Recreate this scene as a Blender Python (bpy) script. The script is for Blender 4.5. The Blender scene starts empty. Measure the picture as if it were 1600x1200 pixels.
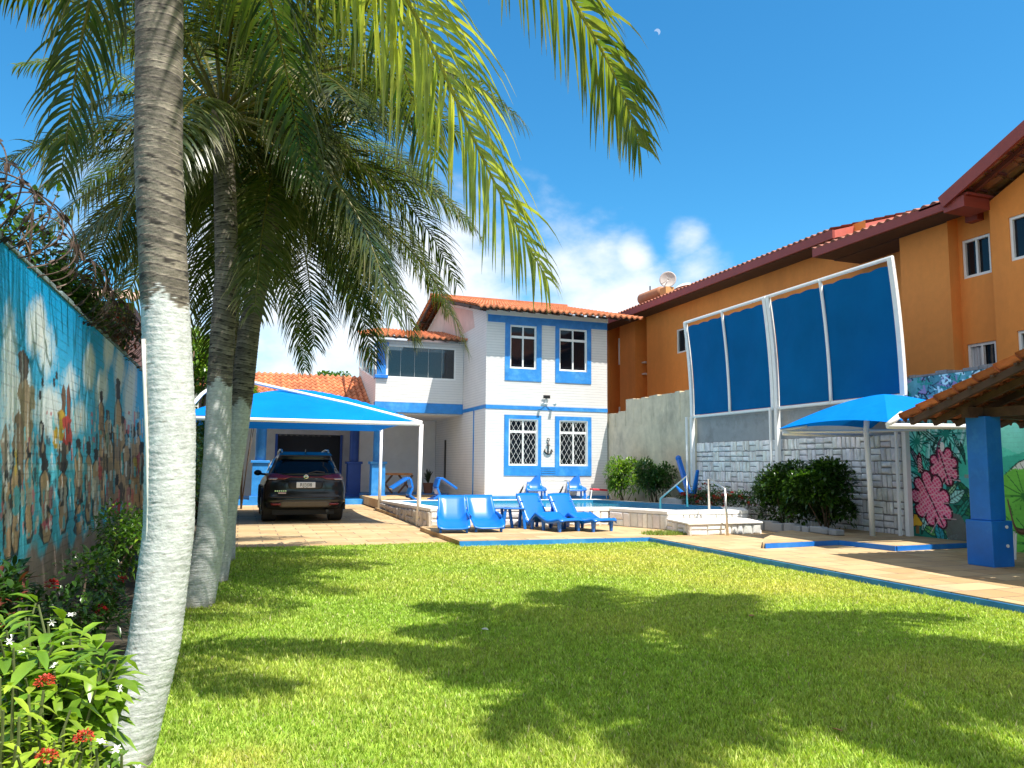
import bpy, bmesh, math, random
import numpy as np
from mathutils import Vector, Matrix
R_ = math.radians
C = bpy.context.scene.collection
sc = bpy.context.scene
rnd = random.Random(7)
rng = np.random.default_rng(7)

# ------------------------------------------------------------------ camera, sky, sun, exposure
EYE = 1.55
YAW, PITCH, ROLL = R_(19.3), R_(6.06), R_(0.5)
fwd = Vector((math.sin(YAW)*math.cos(PITCH), math.cos(YAW)*math.cos(PITCH), math.sin(PITCH)))
r0 = Vector((math.cos(YAW), -math.sin(YAW), 0)); u0 = r0.cross(fwd)
RGT = r0*math.cos(ROLL)+u0*math.sin(ROLL); UPV = u0*math.cos(ROLL)-r0*math.sin(ROLL)
cd = bpy.data.cameras.new('camera'); cam = bpy.data.objects.new('camera', cd); C.objects.link(cam)
cam.matrix_world = Matrix(((RGT.x, UPV.x, -fwd.x, 0), (RGT.y, UPV.y, -fwd.y, 0), (RGT.z, UPV.z, -fwd.z, EYE), (0, 0, 0, 1)))
cd.sensor_fit = 'HORIZONTAL'; cd.sensor_width = 36; cd.lens = 36*1200/1600
cd.clip_start = .05; cd.clip_end = 6000
sc.camera = cam

def sight(px, py):                      # direction of a measured photo point (1600 x 1200)
    return fwd+RGT*((px-800)/1200)-UPV*((py-600)/1200)
def on_x(px, py, X):                    # that point on the upright plane x = X
    d = sight(px, py); t = X/d.x; return Vector((X, d.y*t, EYE+d.z*t))
def on_y(px, py, Y):
    d = sight(px, py); t = Y/d.y; return Vector((d.x*t, Y, EYE+d.z*t))

SUN_EL, SUN_AZ = R_(63), R_(28)          # azimuth measured from -Y towards +X
sdir = Vector((math.cos(SUN_EL)*math.sin(SUN_AZ), -math.cos(SUN_EL)*math.cos(SUN_AZ), math.sin(SUN_EL)))
ld = bpy.data.lights.new('sun', 'SUN'); ld.energy = 5.0; ld.angle = R_(.5); ld.color = (1, .95, .86)
lo = bpy.data.objects.new('sun', ld); C.objects.link(lo); lo.rotation_euler = sdir.to_track_quat('Z', 'Y').to_euler()
lo.location = (0, 0, 30)

w = bpy.data.worlds.new("World"); sc.world = w; w.use_nodes = True
nt = w.node_tree; N = nt.nodes; L = nt.links; N.clear()
def nn(tree, typ, **kw):
    n = tree.nodes.new(typ)
    for k, v in kw.items():
        if k in n.inputs.keys(): n.inputs[k].default_value = v
        else: setattr(n, k, v)
    return n
def mathn(tree, op, a, b=None, clamp=False):
    n = tree.nodes.new('ShaderNodeMath'); n.operation = op; n.use_clamp = clamp
    for i, v in enumerate((a, b)):
        if v is None: continue
        if isinstance(v, (int, float)): n.inputs[i].default_value = v
        else: tree.links.new(v, n.inputs[i])
    return n.outputs[0]
out = nn(nt, 'ShaderNodeOutputWorld'); bg = nn(nt, 'ShaderNodeBackground', Strength=.095)
L.new(bg.outputs[0], out.inputs[0])
sky = nn(nt, 'ShaderNodeTexSky', sky_type='NISHITA', sun_disc=False, sun_elevation=SUN_EL, sun_rotation=math.pi-SUN_AZ,
         altitude=10, air_density=1.0, dust_density=.6, ozone_density=3.0)
hs = nn(nt, 'ShaderNodeHueSaturation', Hue=.49, Saturation=1.25, Value=1.25); L.new(sky.outputs[0], hs.inputs['Color'])
tn_ = nn(nt, 'ShaderNodeMix', data_type='RGBA', blend_type='MULTIPLY'); tn_.inputs[0].default_value = 1; tn_.inputs[7].default_value = (.5, .88, .97, 1); L.new(hs.outputs[0], tn_.inputs[6])
tc = nn(nt, 'ShaderNodeTexCoord')
nrm = nt.nodes.new('ShaderNodeVectorMath'); nrm.operation = 'NORMALIZE'; L.new(tc.outputs['Generated'], nrm.inputs[0])
mp = nn(nt, 'ShaderNodeMapping'); mp.inputs['Scale'].default_value = (1, 1, 1.7); L.new(nrm.outputs[0], mp.inputs[0])
nz = nn(nt, 'ShaderNodeTexNoise', Scale=7.0, Detail=9.0, Roughness=.56); L.new(mp.outputs[0], nz.inputs['Vector'])
nz2 = nn(nt, 'ShaderNodeTexNoise', Scale=2.2, Detail=3.0, Roughness=.5); L.new(mp.outputs[0], nz2.inputs['Vector'])
tot = None
def cdir(px, py): return sight(px, py).normalized()
def add_cloud(d, rad, amp):
    global tot
    dn = nt.nodes.new('ShaderNodeVectorMath'); dn.operation = 'DISTANCE'; dn.inputs[1].default_value = d; L.new(nrm.outputs[0], dn.inputs[0])
    mr = nn(nt, 'ShaderNodeMapRange', interpolation_type='SMOOTHSTEP'); mr.inputs['From Min'].default_value = 0; mr.inputs['From Max'].default_value = rad
    mr.inputs['To Min'].default_value = amp; mr.inputs['To Max'].default_value = 0; L.new(dn.outputs['Value'], mr.inputs['Value'])
    tot = mr.outputs[0] if tot is None else mathn(nt, 'MAXIMUM', tot, mr.outputs[0])
for (px, py, rad, amp) in [(900, 455, .19, .5), (985, 400, .07, .42), (1070, 370, .06, .42), (1100, 420, .08, .36), (480, 500, .26, .62), (700, 470, .24, .6), (320, 420, .22, .5),
                           (150, 350, .13, .38), (960, 520, .17, .62), (540, 40, .08, .2), (-300, 500, .3, .3), (500, 255, .07, .2)]:
    d = cdir(px, py)
    add_cloud(d, rad, amp)
# unseen cloud banks, added outside the view to fill the shade with neutral light
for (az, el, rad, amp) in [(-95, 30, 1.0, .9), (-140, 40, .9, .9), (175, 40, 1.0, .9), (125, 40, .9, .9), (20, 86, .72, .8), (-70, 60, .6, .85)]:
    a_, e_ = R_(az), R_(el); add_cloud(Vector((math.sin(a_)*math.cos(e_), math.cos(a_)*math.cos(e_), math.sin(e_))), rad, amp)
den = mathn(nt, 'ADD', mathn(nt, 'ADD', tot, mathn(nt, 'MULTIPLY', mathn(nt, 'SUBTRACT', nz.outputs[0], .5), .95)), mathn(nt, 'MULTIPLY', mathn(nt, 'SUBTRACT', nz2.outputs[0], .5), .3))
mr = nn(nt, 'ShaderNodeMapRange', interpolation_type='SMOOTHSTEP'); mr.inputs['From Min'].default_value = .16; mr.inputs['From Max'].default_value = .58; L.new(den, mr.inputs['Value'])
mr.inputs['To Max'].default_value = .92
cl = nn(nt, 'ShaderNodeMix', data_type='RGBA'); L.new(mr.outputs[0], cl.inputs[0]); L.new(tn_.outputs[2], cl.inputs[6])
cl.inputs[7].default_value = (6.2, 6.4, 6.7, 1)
# the pale half moon in the daytime sky
md = cdir(1027, 50)
dn = nt.nodes.new('ShaderNodeVectorMath'); dn.operation = 'DISTANCE'; dn.inputs[1].default_value = md; L.new(nrm.outputs[0], dn.inputs[0])
md2 = cdir(1024, 54)
dn2 = nt.nodes.new('ShaderNodeVectorMath'); dn2.operation = 'DISTANCE'; dn2.inputs[1].default_value = md2; L.new(nrm.outputs[0], dn2.inputs[0])
mk = mathn(nt, 'MULTIPLY', mathn(nt, 'LESS_THAN', dn.outputs['Value'], .0036), mathn(nt, 'GREATER_THAN', dn2.outputs['Value'], .0036))
mo = nn(nt, 'ShaderNodeMix', data_type='RGBA'); L.new(mathn(nt, 'MULTIPLY', mk, .3), mo.inputs[0]); L.new(cl.outputs[2], mo.inputs[6]); mo.inputs[7].default_value = (7, 7.3, 7.8, 1)
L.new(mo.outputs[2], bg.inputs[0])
sc.view_settings.view_transform = 'Standard'; sc.view_settings.look = 'None'; sc.view_settings.gamma = 1
sc.view_settings.exposure = .95; sc.view_settings.use_curve_mapping = False
sc.cycles.max_bounces = 7; sc.cycles.transparent_max_bounces = 8
sc.cycles.use_denoising = True

# ------------------------------------------------------------------ materials
MATS = {}
def base_mat(name):
    m = bpy.data.materials.new(name); m.use_nodes = True; t = m.node_tree
    return m, t, t.nodes['Principled BSDF']
def mixc(t, fac, a, b, mode='MIX'):
    n = t.nodes.new('ShaderNodeMix'); n.data_type = 'RGBA'; n.blend_type = mode
    for i, v in ((0, fac), (6, a), (7, b)):
        if isinstance(v, (int, float)): n.inputs[i].default_value = v
        elif isinstance(v, tuple): n.inputs[i].default_value = (*v[:3], 1)
        else: t.links.new(v, n.inputs[i])
    return n.outputs[2]
def noise(t, scale, detail=4, rough=.6, coord='Object', stretch=None):
    c = t.nodes.new('ShaderNodeTexCoord').outputs[coord]
    if stretch:
        m = t.nodes.new('ShaderNodeMapping'); m.inputs['Scale'].default_value = stretch; t.links.new(c, m.inputs[0]); c = m.outputs[0]
    n = t.nodes.new('ShaderNodeTexNoise'); n.inputs['Scale'].default_value = scale; n.inputs['Detail'].default_value = detail
    n.inputs['Roughness'].default_value = rough; t.links.new(c, n.inputs['Vector']); return n.outputs[0]
def ramp(t, fac, lo, hi):
    n = t.nodes.new('ShaderNodeMapRange'); n.inputs['From Min'].default_value = lo; n.inputs['From Max'].default_value = hi
    t.links.new(fac, n.inputs['Value']); return n.outputs[0]
def add_bump(t, b, h, strength, dist=.02):
    n = t.nodes.new('ShaderNodeBump'); n.inputs['Strength'].default_value = strength; n.inputs['Distance'].default_value = dist
    t.links.new(h, n.inputs['Height'])
    if b.inputs['Normal'].is_linked: t.links.new(b.inputs['Normal'].links[0].from_socket, n.inputs['Normal'])
    t.links.new(n.outputs[0], b.inputs['Normal'])
def attr(t):
    n = t.nodes.new('ShaderNodeAttribute'); n.attribute_name = 'Col'; return n.outputs['Color']
def M(name, col, rough=.6, var=.12, scale=3., bump=0., bscale=40., metal=0., coat=0., col2=None, c2lo=.52, c2hi=.7, c2scale=1.2, stretch=None, use_attr=False, spec=.5):
    if name in MATS: return MATS[name]
    m, t, b = base_mat(name)
    if use_attr: c = attr(t)
    else: c = None
    f = ramp(t, noise(t, scale, 5, .65), .3, .7)
    v = mixc(t, f, (1-var,)*3, (1+var,)*3)
    c = mixc(t, 1., c if c is not None else tuple(col), v, 'MULTIPLY')
    if col2 is not None:
        c = mixc(t, ramp(t, noise(t, c2scale, 6, .7, stretch=stretch), c2lo, c2hi), c, tuple(col2))
    t.links.new(c, b.inputs['Base Color'])
    b.inputs['Roughness'].default_value = rough; b.inputs['Metallic'].default_value = metal
    b.inputs['Coat Weight'].default_value = coat; b.inputs['Specular IOR Level'].default_value = spec
    if bump: add_bump(t, b, noise(t, bscale, 4, .6), bump, .01)
    MATS[name] = m; return m
def leafmat(name, trans=.3, rough=.35, gain=1.):
    m, t, b = base_mat(name)
    c = attr(t)
    f = ramp(t, noise(t, 9, 3, .6), .3, .7)
    c = mixc(t, 1., c, mixc(t, f, (.8*gain,)*3, (1.2*gain,)*3), 'MULTIPLY')
    t.links.new(c, b.inputs['Base Color']); b.inputs['Roughness'].default_value = rough
    tr = t.nodes.new('ShaderNodeBsdfTranslucent'); t.links.new(mixc(t, 1., c, (1.5, 1.6, .5), 'MULTIPLY'), tr.inputs[0])
    mx = t.nodes.new('ShaderNodeMixShader'); mx.inputs[0].default_value = trans
    o = t.nodes['Material Output']; t.links.new(b.outputs[0], mx.inputs[1]); t.links.new(tr.outputs[0], mx.inputs[2]); t.links.new(mx.outputs[0], o.inputs[0])
    return m
def siding(name, col, pitch=.098):
    m, t, b = base_mat(name)
    g = t.nodes.new('ShaderNodeNewGeometry'); sp = t.nodes.new('ShaderNodeSeparateXYZ'); t.links.new(g.outputs['Position'], sp.inputs[0])
    fr = mathn(t, 'FRACT', mathn(t, 'DIVIDE', mathn(t, 'ADD', sp.outputs[2], mathn(t, 'MULTIPLY', noise(t, 3), .02)), pitch))
    groove = mathn(t, 'LESS_THAN', fr, .17)
    c = mixc(t, ramp(t, noise(t, 1.3, 6, .7), .35, .75), tuple(col), tuple(x*.9 for x in col))
    c = mixc(t, mathn(t, 'MULTIPLY', groove, .42), c, (.36, .36, .37))
    t.links.new(c, b.inputs['Base Color']); b.inputs['Roughness'].default_value = .65
    add_bump(t, b, mathn(t, 'SUBTRACT', fr, mathn(t, 'MULTIPLY', groove, .8)), .55, .015)
    add_bump(t, b, noise(t, 30), .04, .01)
    return m
def paving():
    m, t, b = base_mat('sandstone_paving')
    g = t.nodes.new('ShaderNodeNewGeometry')
    br = t.nodes.new('ShaderNodeTexBrick'); t.links.new(g.outputs['Position'], br.inputs['Vector'])
    for k, v in (('Scale', 1.), ('Brick Width', .82), ('Row Height', .47), ('Mortar Size', .012), ('Bias', 0.)): br.inputs[k].default_value = v
    br.inputs['Color1'].default_value = (.36, .225, .10, 1); br.inputs['Color2'].default_value = (.47, .34, .18, 1); br.inputs['Mortar'].default_value = (.15, .11, .07, 1)
    br.offset = .43
    c = mixc(t, ramp(t, noise(t, 2.1, 6, .7), .52, .85), br.outputs[0], (.52, .40, .25))
    c = mixc(t, ramp(t, noise(t, .7, 6, .75), .52, .8), c, (.27, .2, .13))
    t.links.new(c, b.inputs['Base Color']); b.inputs['Roughness'].default_value = .75
    add_bump(t, b, br.outputs['Fac'], -.3, .01); add_bump(t, b, noise(t, 14), .15, .02)
    return m
def glassy(name, col=(.006, .009, .014), rough=.04, trans=0., spec=.35):
    m, t, b = base_mat(name)
    b.inputs['Base Color'].default_value = (*col, 1); b.inputs['Roughness'].default_value = rough; b.inputs['Specular IOR Level'].default_value = spec
    if trans:
        tp = t.nodes.new('ShaderNodeBsdfTransparent'); tp.inputs[0].default_value = (.75, .82, .84, 1)
        mx = t.nodes.new('ShaderNodeMixShader'); mx.inputs[0].default_value = trans; o = t.nodes['Material Output']
        t.links.new(b.outputs[0], mx.inputs[1]); t.links.new(tp.outputs[0], mx.inputs[2]); t.links.new(mx.outputs[0], o.inputs[0])
    add_bump(t, b, noise(t, 1.5, 2, .5), .04, .05)
    return m
def fabric(name, col, trans=.25):
    m, t, b = base_mat(name)
    c = mixc(t, ramp(t, noise(t, .8, 4, .6), .3, .7), tuple(x*.88 for x in col), tuple(x*1.1 for x in col))
    t.links.new(c, b.inputs['Base Color']); b.inputs['Roughness'].default_value = .7; b.inputs['Specular IOR Level'].default_value = .06
    add_bump(t, b, noise(t, 1.1, 3, .55), .3, .2); add_bump(t, b, noise(t, 160, 2, .5), .15, .004)
    tr = t.nodes.new('ShaderNodeBsdfTranslucent'); t.links.new(c, tr.inputs[0])
    mx = t.nodes.new('ShaderNodeMixShader'); mx.inputs[0].default_value = trans; o = t.nodes['Material Output']
    t.links.new(b.outputs[0], mx.inputs[1]); t.links.new(tr.outputs[0], mx.inputs[2]); t.links.new(mx.outputs[0], o.inputs[0])
    return m
WHITE = M('white_paint', (.78, .78, .76), .4, .05, 5, .05, 60, col2=(.6, .57, .52), c2lo=.6, c2hi=.85)
TUBE = M('white_steel_tube', (.8, .8, .79), .3, .04, 6)
ALU = M('brushed_steel', (.6, .58, .54), .3, .1, 10, metal=.9)
BLUE = M('light_blue_paint', (.02, .20, .55), .45, .18, 3, .08, 50, col2=(.08, .33, .62), c2lo=.5, c2hi=.7)
DBLUE = M('deep_blue_paint', (.012, .06, .28), .45, .1, 3, .08, 50)
PILLARB = M('pavilion_blue_paint', (.008, .15, .56), .4, .15, 2, .1, 40, col2=(.03, .22, .6))
PLASTIC = M('blue_plastic', (.003, .125, .5), .3, .05, 4, coat=.15)
SIDING = siding('white_siding', (.72, .70, .68))
PLAIN = M('white_plaster', (.74, .72, .7), .7, .06, 2, .1, 40)
TILE = M('terracotta_tile', (.5, .17, .07), .75, .2, 9, .2, 30, use_attr=True, col2=(.12, .07, .05), c2lo=.62, c2hi=.85, c2scale=3)
WOOD = M('dark_rafter_wood', (.07, .035, .02), .7, .3, 8, .2, 30)
ORANGE = M('orange_plaster', (.80, .28, .055), .8, .05, 6, .25, 55, col2=(.60, .20, .04), c2lo=.48, c2hi=.85, c2scale=.7, stretch=(1, 1, .16))
MAROON = M('maroon_fascia', (.26, .045, .032), .5, .12, 4)
CONC = M('bare_concrete', (.60, .52, .38), .85, .15, 3, .35, 22, col2=(.26, .235, .19), c2lo=.52, c2hi=.8, c2scale=.9, stretch=(1, 1, .5))
CONCTOP = M('grey_render', (.29, .3, .31), .85, .1, 3, .2, 30, col2=(.2, .2, .2))
STONE = M('grey_wall_stone', (.34, .345, .37), .8, .22, 5, .5, 18, use_attr=True)
MORTAR = M('dark_mortar', (.24, .235, .235), .9, .2, 8, .3, 30)
WSTONE = M('whitewashed_stone', (.72, .70, .67), .75, .12, 6, .5, 22, use_attr=True)
WMORT = M('whitewashed_mortar', (.5, .47, .43), .85, .25, 8, .3, 30)
GLASS = glassy('window_glass')
CLEAR = glassy('terrace_glass', (.02, .025, .03), .03, .4, 1.)
DARK = M('dark_interior', (.012, .012, .014), .7, .1)
BLACK = M('black_metal', (.012, .012, .012), .4, .1)
PAVE = paving()
BARK = M('palm_bark', (1, 1, 1), .85, .22, 25, .5, 45, use_attr=True)
STEM = M('brown_stem', (.1, .065, .04), .8, .25, 12, .3, 40)
FROND = leafmat('frond_green', .42, .33)
LEAF = leafmat('leaf_green', .3, .28)
PETAL = leafmat('petal', .2, .5)
GRASSM = leafmat('grass_blade', .35, .5)
SOIL = M('bed_soil', (.05, .04, .025), .95, .3, 5, .4, 20)
TURF = M('turf_base', (.2, .31, .03), .95, .3, 6, .4, 40, col2=(.25, .23, .06), c2lo=.55, c2hi=.8)
NETF = fabric('netting_blue', (.001, .10, .28), .06)
CANVAS = fabric('canopy_blue', (.001, .17, .58), .15)
PVC = M('grey_pvc', (.62, .6, .55), .5, .1, 6)

# ------------------------------------------------------------------ mesh helpers
class MB:
    def __init__(s): s.v = []; s.f = []; s.c = []; s.cur = (1, 1, 1)
    def add(s, vs, fs):
        o = len(s.v); s.v += [tuple(v) for v in vs]; s.c += [s.cur]*len(vs); s.f += [tuple(i+o for i in f) for f in fs]; return s
    def box(s, x0, x1, y0, y1, z0, z1):
        return s.add([(x, y, z) for z in (z0, z1) for y in (y0, y1) for x in (x0, x1)],
                     [(0, 2, 3, 1), (4, 5, 7, 6), (0, 1, 5, 4), (2, 6, 7, 3), (0, 4, 6, 2), (1, 3, 7, 5)])
    def bar(s, p, q, w, h, up=(0, 0, 1)):                 # rectangular bar from p to q
        p, q = Vector(p), Vector(q); d = (q-p).normalized(); u = Vector(up)
        if abs(d.dot(u)) > .98: u = Vector((0, 1, 0))
        a = d.cross(u).normalized()*(w/2); b = a.cross(d).normalized()*(h/2)
        vs = [e+sa*a+sb*b for e in (p, q) for sa, sb in ((-1, -1), (1, -1), (1, 1), (-1, 1))]
        return s.add(vs, [(3, 2, 1, 0), (4, 5, 6, 7), (0, 1, 5, 4), (1, 2, 6, 5), (2, 3, 7, 6), (3, 0, 4, 7)])
    def tube(s, pts, r, n=8, cap=True, closed=False):
        pts = [Vector(p) for p in pts]; k = len(pts); rs = r if isinstance(r, (list, tuple)) else [r]*k
        vs = []; prev = None
        for i, p in enumerate(pts):
            d = (pts[min(i+1, k-1)]-pts[max(i-1, 0)]).normalized()
            if prev is None:
                a = d.orthogonal().normalized()
            else:
                a = prev-d*prev.dot(d); a = a.normalized() if a.length > 1e-6 else d.orthogonal().normalized()
            prev = a; b = d.cross(a)
            for j in range(n):
                t = 2*math.pi*j/n; vs.append(p+(a*math.cos(t)+b*math.sin(t))*rs[i])
        fs = [(i*n+j, i*n+(j+1) % n, (i+1)*n+(j+1) % n, (i+1)*n+j) for i in range(k-1) for j in range(n)]
        if cap: fs += [tuple(reversed(range(n))), tuple(range((k-1)*n, k*n))]
        return s.add(vs, fs)
    def poly(s, pts, ext):                               # flat polygon extruded by vector ext
        pts = [Vector(p) for p in pts]; e = Vector(ext); n = len(pts)
        return s.add(pts+[p+e for p in pts], [tuple(reversed(range(n))), tuple(range(n, 2*n))]+[(i, (i+1) % n, n+(i+1) % n, n+i) for i in range(n)])
    def grid(s, P):                                      # P[i][j] points
        n, m = len(P), len(P[0])
        return s.add([p for r in P for p in r], [(i*m+j, i*m+j+1, (i+1)*m+j+1, (i+1)*m+j) for i in range(n-1) for j in range(m-1)])
    def ball(s, c, r, nu=10, nv=6):
        rx, ry, rz = (r, r, r) if isinstance(r, (int, float)) else r
        return s.grid([[(c[0]+rx*math.sin(math.pi*i/nv)*math.cos(2*math.pi*j/nu), c[1]+ry*math.sin(math.pi*i/nv)*math.sin(2*math.pi*j/nu), c[2]+rz*math.cos(math.pi*i/nv)) for j in range(nu+1)] for i in range(nv+1)])
    def build(s, name, mat, parent=None, smooth=False, bevel=0., local=False, solid=0., col=False):
        me = bpy.data.meshes.new(name); vs = s.v
        if parent is not None and not local:
            r = parent
            while r.parent: r = r.parent
            ox, oy, oz = r.location; vs = [(x-ox, y-oy, z-oz) for x, y, z in vs]
        me.from_pydata(vs, [], s.f)
        if col or any(c != (1, 1, 1) for c in s.c[:1]+s.c[-1:]):
            a = me.color_attributes.new('Col', 'FLOAT_COLOR', 'POINT')
            arr = np.ones((len(vs), 4), np.float32); arr[:, :3] = np.array(s.c, np.float32); a.data.foreach_set('color', arr.ravel())
        return finish(name, me, mat, parent, smooth, bevel, solid)
def finish(name, me, mat, parent=None, smooth=False, bevel=0., solid=0.):
    o = bpy.data.objects.new(name, me); C.objects.link(o)
    me.materials.append(mat)
    if smooth: me.polygons.foreach_set('use_smooth', [True]*len(me.polygons))
    bm = bmesh.new(); bm.from_mesh(me); bmesh.ops.recalc_face_normals(bm, faces=bm.faces); bm.to_mesh(me); bm.free()
    if parent is not None: o.parent = parent
    if solid:
        md = o.modifiers.new('solid', 'SOLIDIFY'); md.thickness = solid; md.offset = 0
    if bevel:
        md = o.modifiers.new('bevel', 'BEVEL'); md.width = bevel; md.segments = 2; md.limit_method = 'ANGLE'
    return o
def tag(o, label=None, cat=None, group=None, kind=None):
    for k, v in (('label', label), ('category', cat), ('group', group), ('kind', kind)):
        if v: o[k] = v
    return o
def thing(name, label, cat, loc=(0, 0, 0), rz=0, group=None):
    o = bpy.data.objects.new(name, None); C.objects.link(o); o.location = loc; o.rotation_euler = (0, 0, rz); o.empty_display_size = .2
    return tag(o, label, cat, group)
def struct(o): o['kind'] = 'structure'; return o
def copy_thing(src, loc, rz, label):
    r = src.copy(); C.objects.link(r); r.location = loc; r.rotation_euler = (0, 0, rz); r['label'] = label
    for ch in src.children:
        c = ch.copy(); C.objects.link(c); c.parent = r
        for g in ch.children:
            d = g.copy(); C.objects.link(d); d.parent = c
    return r
def np_mesh(name, V, quads=None, tris=None, cols=None):
    me = bpy.data.meshes.new(name)
    me.vertices.add(len(V)); me.vertices.foreach_set('co', np.asarray(V, np.float32).ravel())
    nq = 0 if quads is None else len(quads); ntr = 0 if tris is None else len(tris)
    loops = np.concatenate([a.ravel() for a in ([quads] if nq else [])+([tris] if ntr else [])]).astype(np.int32)
    me.loops.add(len(loops)); me.loops.foreach_set('vertex_index', loops)
    starts = np.concatenate([np.arange(nq)*4, nq*4+np.arange(ntr)*3]).astype(np.int32)
    me.polygons.add(nq+ntr); me.polygons.foreach_set('loop_start', starts)
    me.update(calc_edges=True)
    if cols is not None:
        a = me.color_attributes.new('Col', 'FLOAT_COLOR', 'POINT'); arr = np.ones((len(V), 4), np.float32); arr[:, :3] = cols
        a.data.foreach_set('color', arr.ravel())
    return me
def np_obj(name, me, mat, parent=None, smooth=False):
    o = bpy.data.objects.new(name, me); C.objects.link(o); me.materials.append(mat)
    if smooth: me.polygons.foreach_set('use_smooth', np.ones(len(me.polygons), bool))
    if parent is not None: o.parent = parent
    return o
def wall_holes(mb, O, U, Vv, Nv, W, H, holes, depth=.2):
    """wall sheet with openings (u0,u1,v0,v1) and their reveals"""
    O, U, Vv, Nv = Vector(O), Vector(U), Vector(Vv), Vector(Nv)
    us = sorted({0, W}|{h[0] for h in holes}|{h[1] for h in holes}); vs = sorted({0, H}|{h[2] for h in holes}|{h[3] for h in holes})
    P = lambda u, v, d=0: O+U*u+Vv*v-Nv*d
    for i in range(len(us)-1):
        for j in range(len(vs)-1):
            cu, cv = (us[i]+us[i+1])/2, (vs[j]+vs[j+1])/2
            if any(h[0] < cu < h[1] and h[2] < cv < h[3] for h in holes): continue
            mb.add([P(us[i], vs[j]), P(us[i+1], vs[j]), P(us[i+1], vs[j+1]), P(us[i], vs[j+1])], [(0, 1, 2, 3)])
    for h in holes:
        c = [(h[0], h[2]), (h[1], h[2]), (h[1], h[3]), (h[0], h[3])]
        for a, b in zip(c, c[1:]+c[:1]):
            mb.add([P(*a), P(*b), P(*b, depth), P(*a, depth)], [(0, 1, 2, 3)])
def tile_roof(mb, O, U, Vv, W, Ls, pitch=.23, row=.38, amp=.045, seed=1, tint=(.5, .17, .07), skew=None):
    """clay roof sheet: O eave corner, U along the eave, V up the slope"""
    O, U, Vv = Vector(O), Vector(U).normalized(), Vector(Vv).normalized(); Nn = U.cross(Vv).normalized()
    if Nn.z < 0: Nn = -Nn
    rr = random.Random(seed); nc = max(1, round(W/pitch)); nr = max(1, round(Ls/row)); S = 6
    tints = [[rr.uniform(.72, 1.22) for _ in range(nc+1)] for _ in range(nr)]
    for r in range(nr):
        lines = []
        for (t, lift) in ((0, -.03), (0, .028), (1.0, 0)):
            v = (r+t)*Ls/nr; u_a, u_b = (0, W) if skew is None else skew(v)
            lines.append([O+U*(u_a+(u_b-u_a)*k/(nc*S))+Vv*v+Nn*(lift*(1 if t == 0 else 0)+amp*math.cos(2*math.pi*k/S)) for k in range(nc*S+1)])
        o = len(mb.v); m = nc*S+1
        for ln in lines: mb.v += [tuple(p) for p in ln]
        for _ in lines:
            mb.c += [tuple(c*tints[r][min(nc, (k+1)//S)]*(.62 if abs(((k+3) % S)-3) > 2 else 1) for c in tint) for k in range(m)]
        for a in (0, 1):
            mb.f += [(o+a*m+k, o+a*m+k+1, o+(a+1)*m+k+1, o+(a+1)*m+k) for k in range(m-1)]
def split_bars(mb, name, mat, parent):
    for i in range(len(mb.v)//8):
        q = MB(); q.add(mb.v[i*8:i*8+8], [(3, 2, 1, 0), (4, 5, 6, 7), (0, 1, 5, 4), (1, 2, 6, 5), (2, 3, 7, 6), (3, 0, 4, 7)]); q.build(name, mat, parent)
def text_mesh(s, size, ext=.002):
    cu = bpy.data.curves.new('txt', 'FONT'); cu.body = s; cu.size = size; cu.extrude = ext; cu.align_x = 'CENTER'; cu.align_y = 'CENTER'
    o = bpy.data.objects.new('txt', cu); C.objects.link(o)
    dg = bpy.context.evaluated_depsgraph_get(); me = bpy.data.meshes.new_from_object(o.evaluated_get(dg))
    bpy.data.objects.remove(o); bpy.data.curves.remove(cu); return me

# ------------------------------------------------------------------ ground
g = MB(); g.box(-600, 600, -600, 600, -.6, -.06); struct(g.build('ground', SOIL))
lawn_x0 = -.75
def sheet(name, pts, z, mat, th=.3):
    m = MB(); m.poly([(x, y, z-th) for x, y in pts], (0, 0, th)); return struct(m.build(name, mat))
sheet('lawn', [(lawn_x0, -6), (8.0, -6), (8.0, 14.22), (4.0, 14.4), (4.0, 14.95), (-.1, 15.1), (-.1, 30), (lawn_x0, 30)], 0, TURF)
sheet('planting_bed', [(-1.7, -6), (lawn_x0, -6), (lawn_x0, 30), (-1.7, 30)], .02, SOIL)
sheet('driveway', [(-.1, 15.1), (4.0, 14.95), (4.0, 17.8), (4.3, 18.4), (4.5, 30), (-.1, 30)], .02, PAVE)
sheet('back_yard', [(-8, 30), (-.1, 30.0), (-.1, 46), (-8, 46)], .0, TURF)
sheet('pool_deck', [(4.0, 14.4), (8.0, 14.22), (8.0, -6), (13, -6), (13, 15.4), (13, 26), (4.3, 26), (4.3, 18.4), (4.0, 17.8)], .11, PAVE)
k = MB(); k.box(7.975, 8.012, -6, 14.2, -.05, .092); k.poly([(4.0, 14.365, -.05), (8.01, 14.185, -.05), (8.01, 14.215, -.05), (4.0, 14.395, -.05)], (0, 0, .152))
struct(k.build('blue_kerb', BLUE))
sheet('canopy_platform', [(8.9, 11.72), (10.76, 11.91), (10.95, 10.75), (12.99, 10.88), (12.99, 14.3), (11.0, 13.9), (9.6, 12.6)], .2, PAVE, .1)
k = MB(); k.poly([(8.93, 11.68, .112), (10.722, 11.86, .112), (10.722, 11.89, .112), (8.93, 11.71, .112)], (0, 0, .084))
k.poly([(10.725, 11.88, .112), (10.915, 10.72, .112), (10.94, 10.72, .112), (10.755, 11.88, .112)], (0, 0, .084))
k.poly([(10.96, 10.71, .112), (12.98, 10.84, .112), (12.98, 10.87, .112), (10.96, 10.74, .112)], (0, 0, .084))
struct(k.build('blue_step_riser', PILLARB))
sheet('patio', [(4.5, 25.7), (12.98, 25.7), (12.98, 29.0), (8.1, 29.0), (8.1, 31), (4.5, 31)], .34, PAVE, .3)
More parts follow.
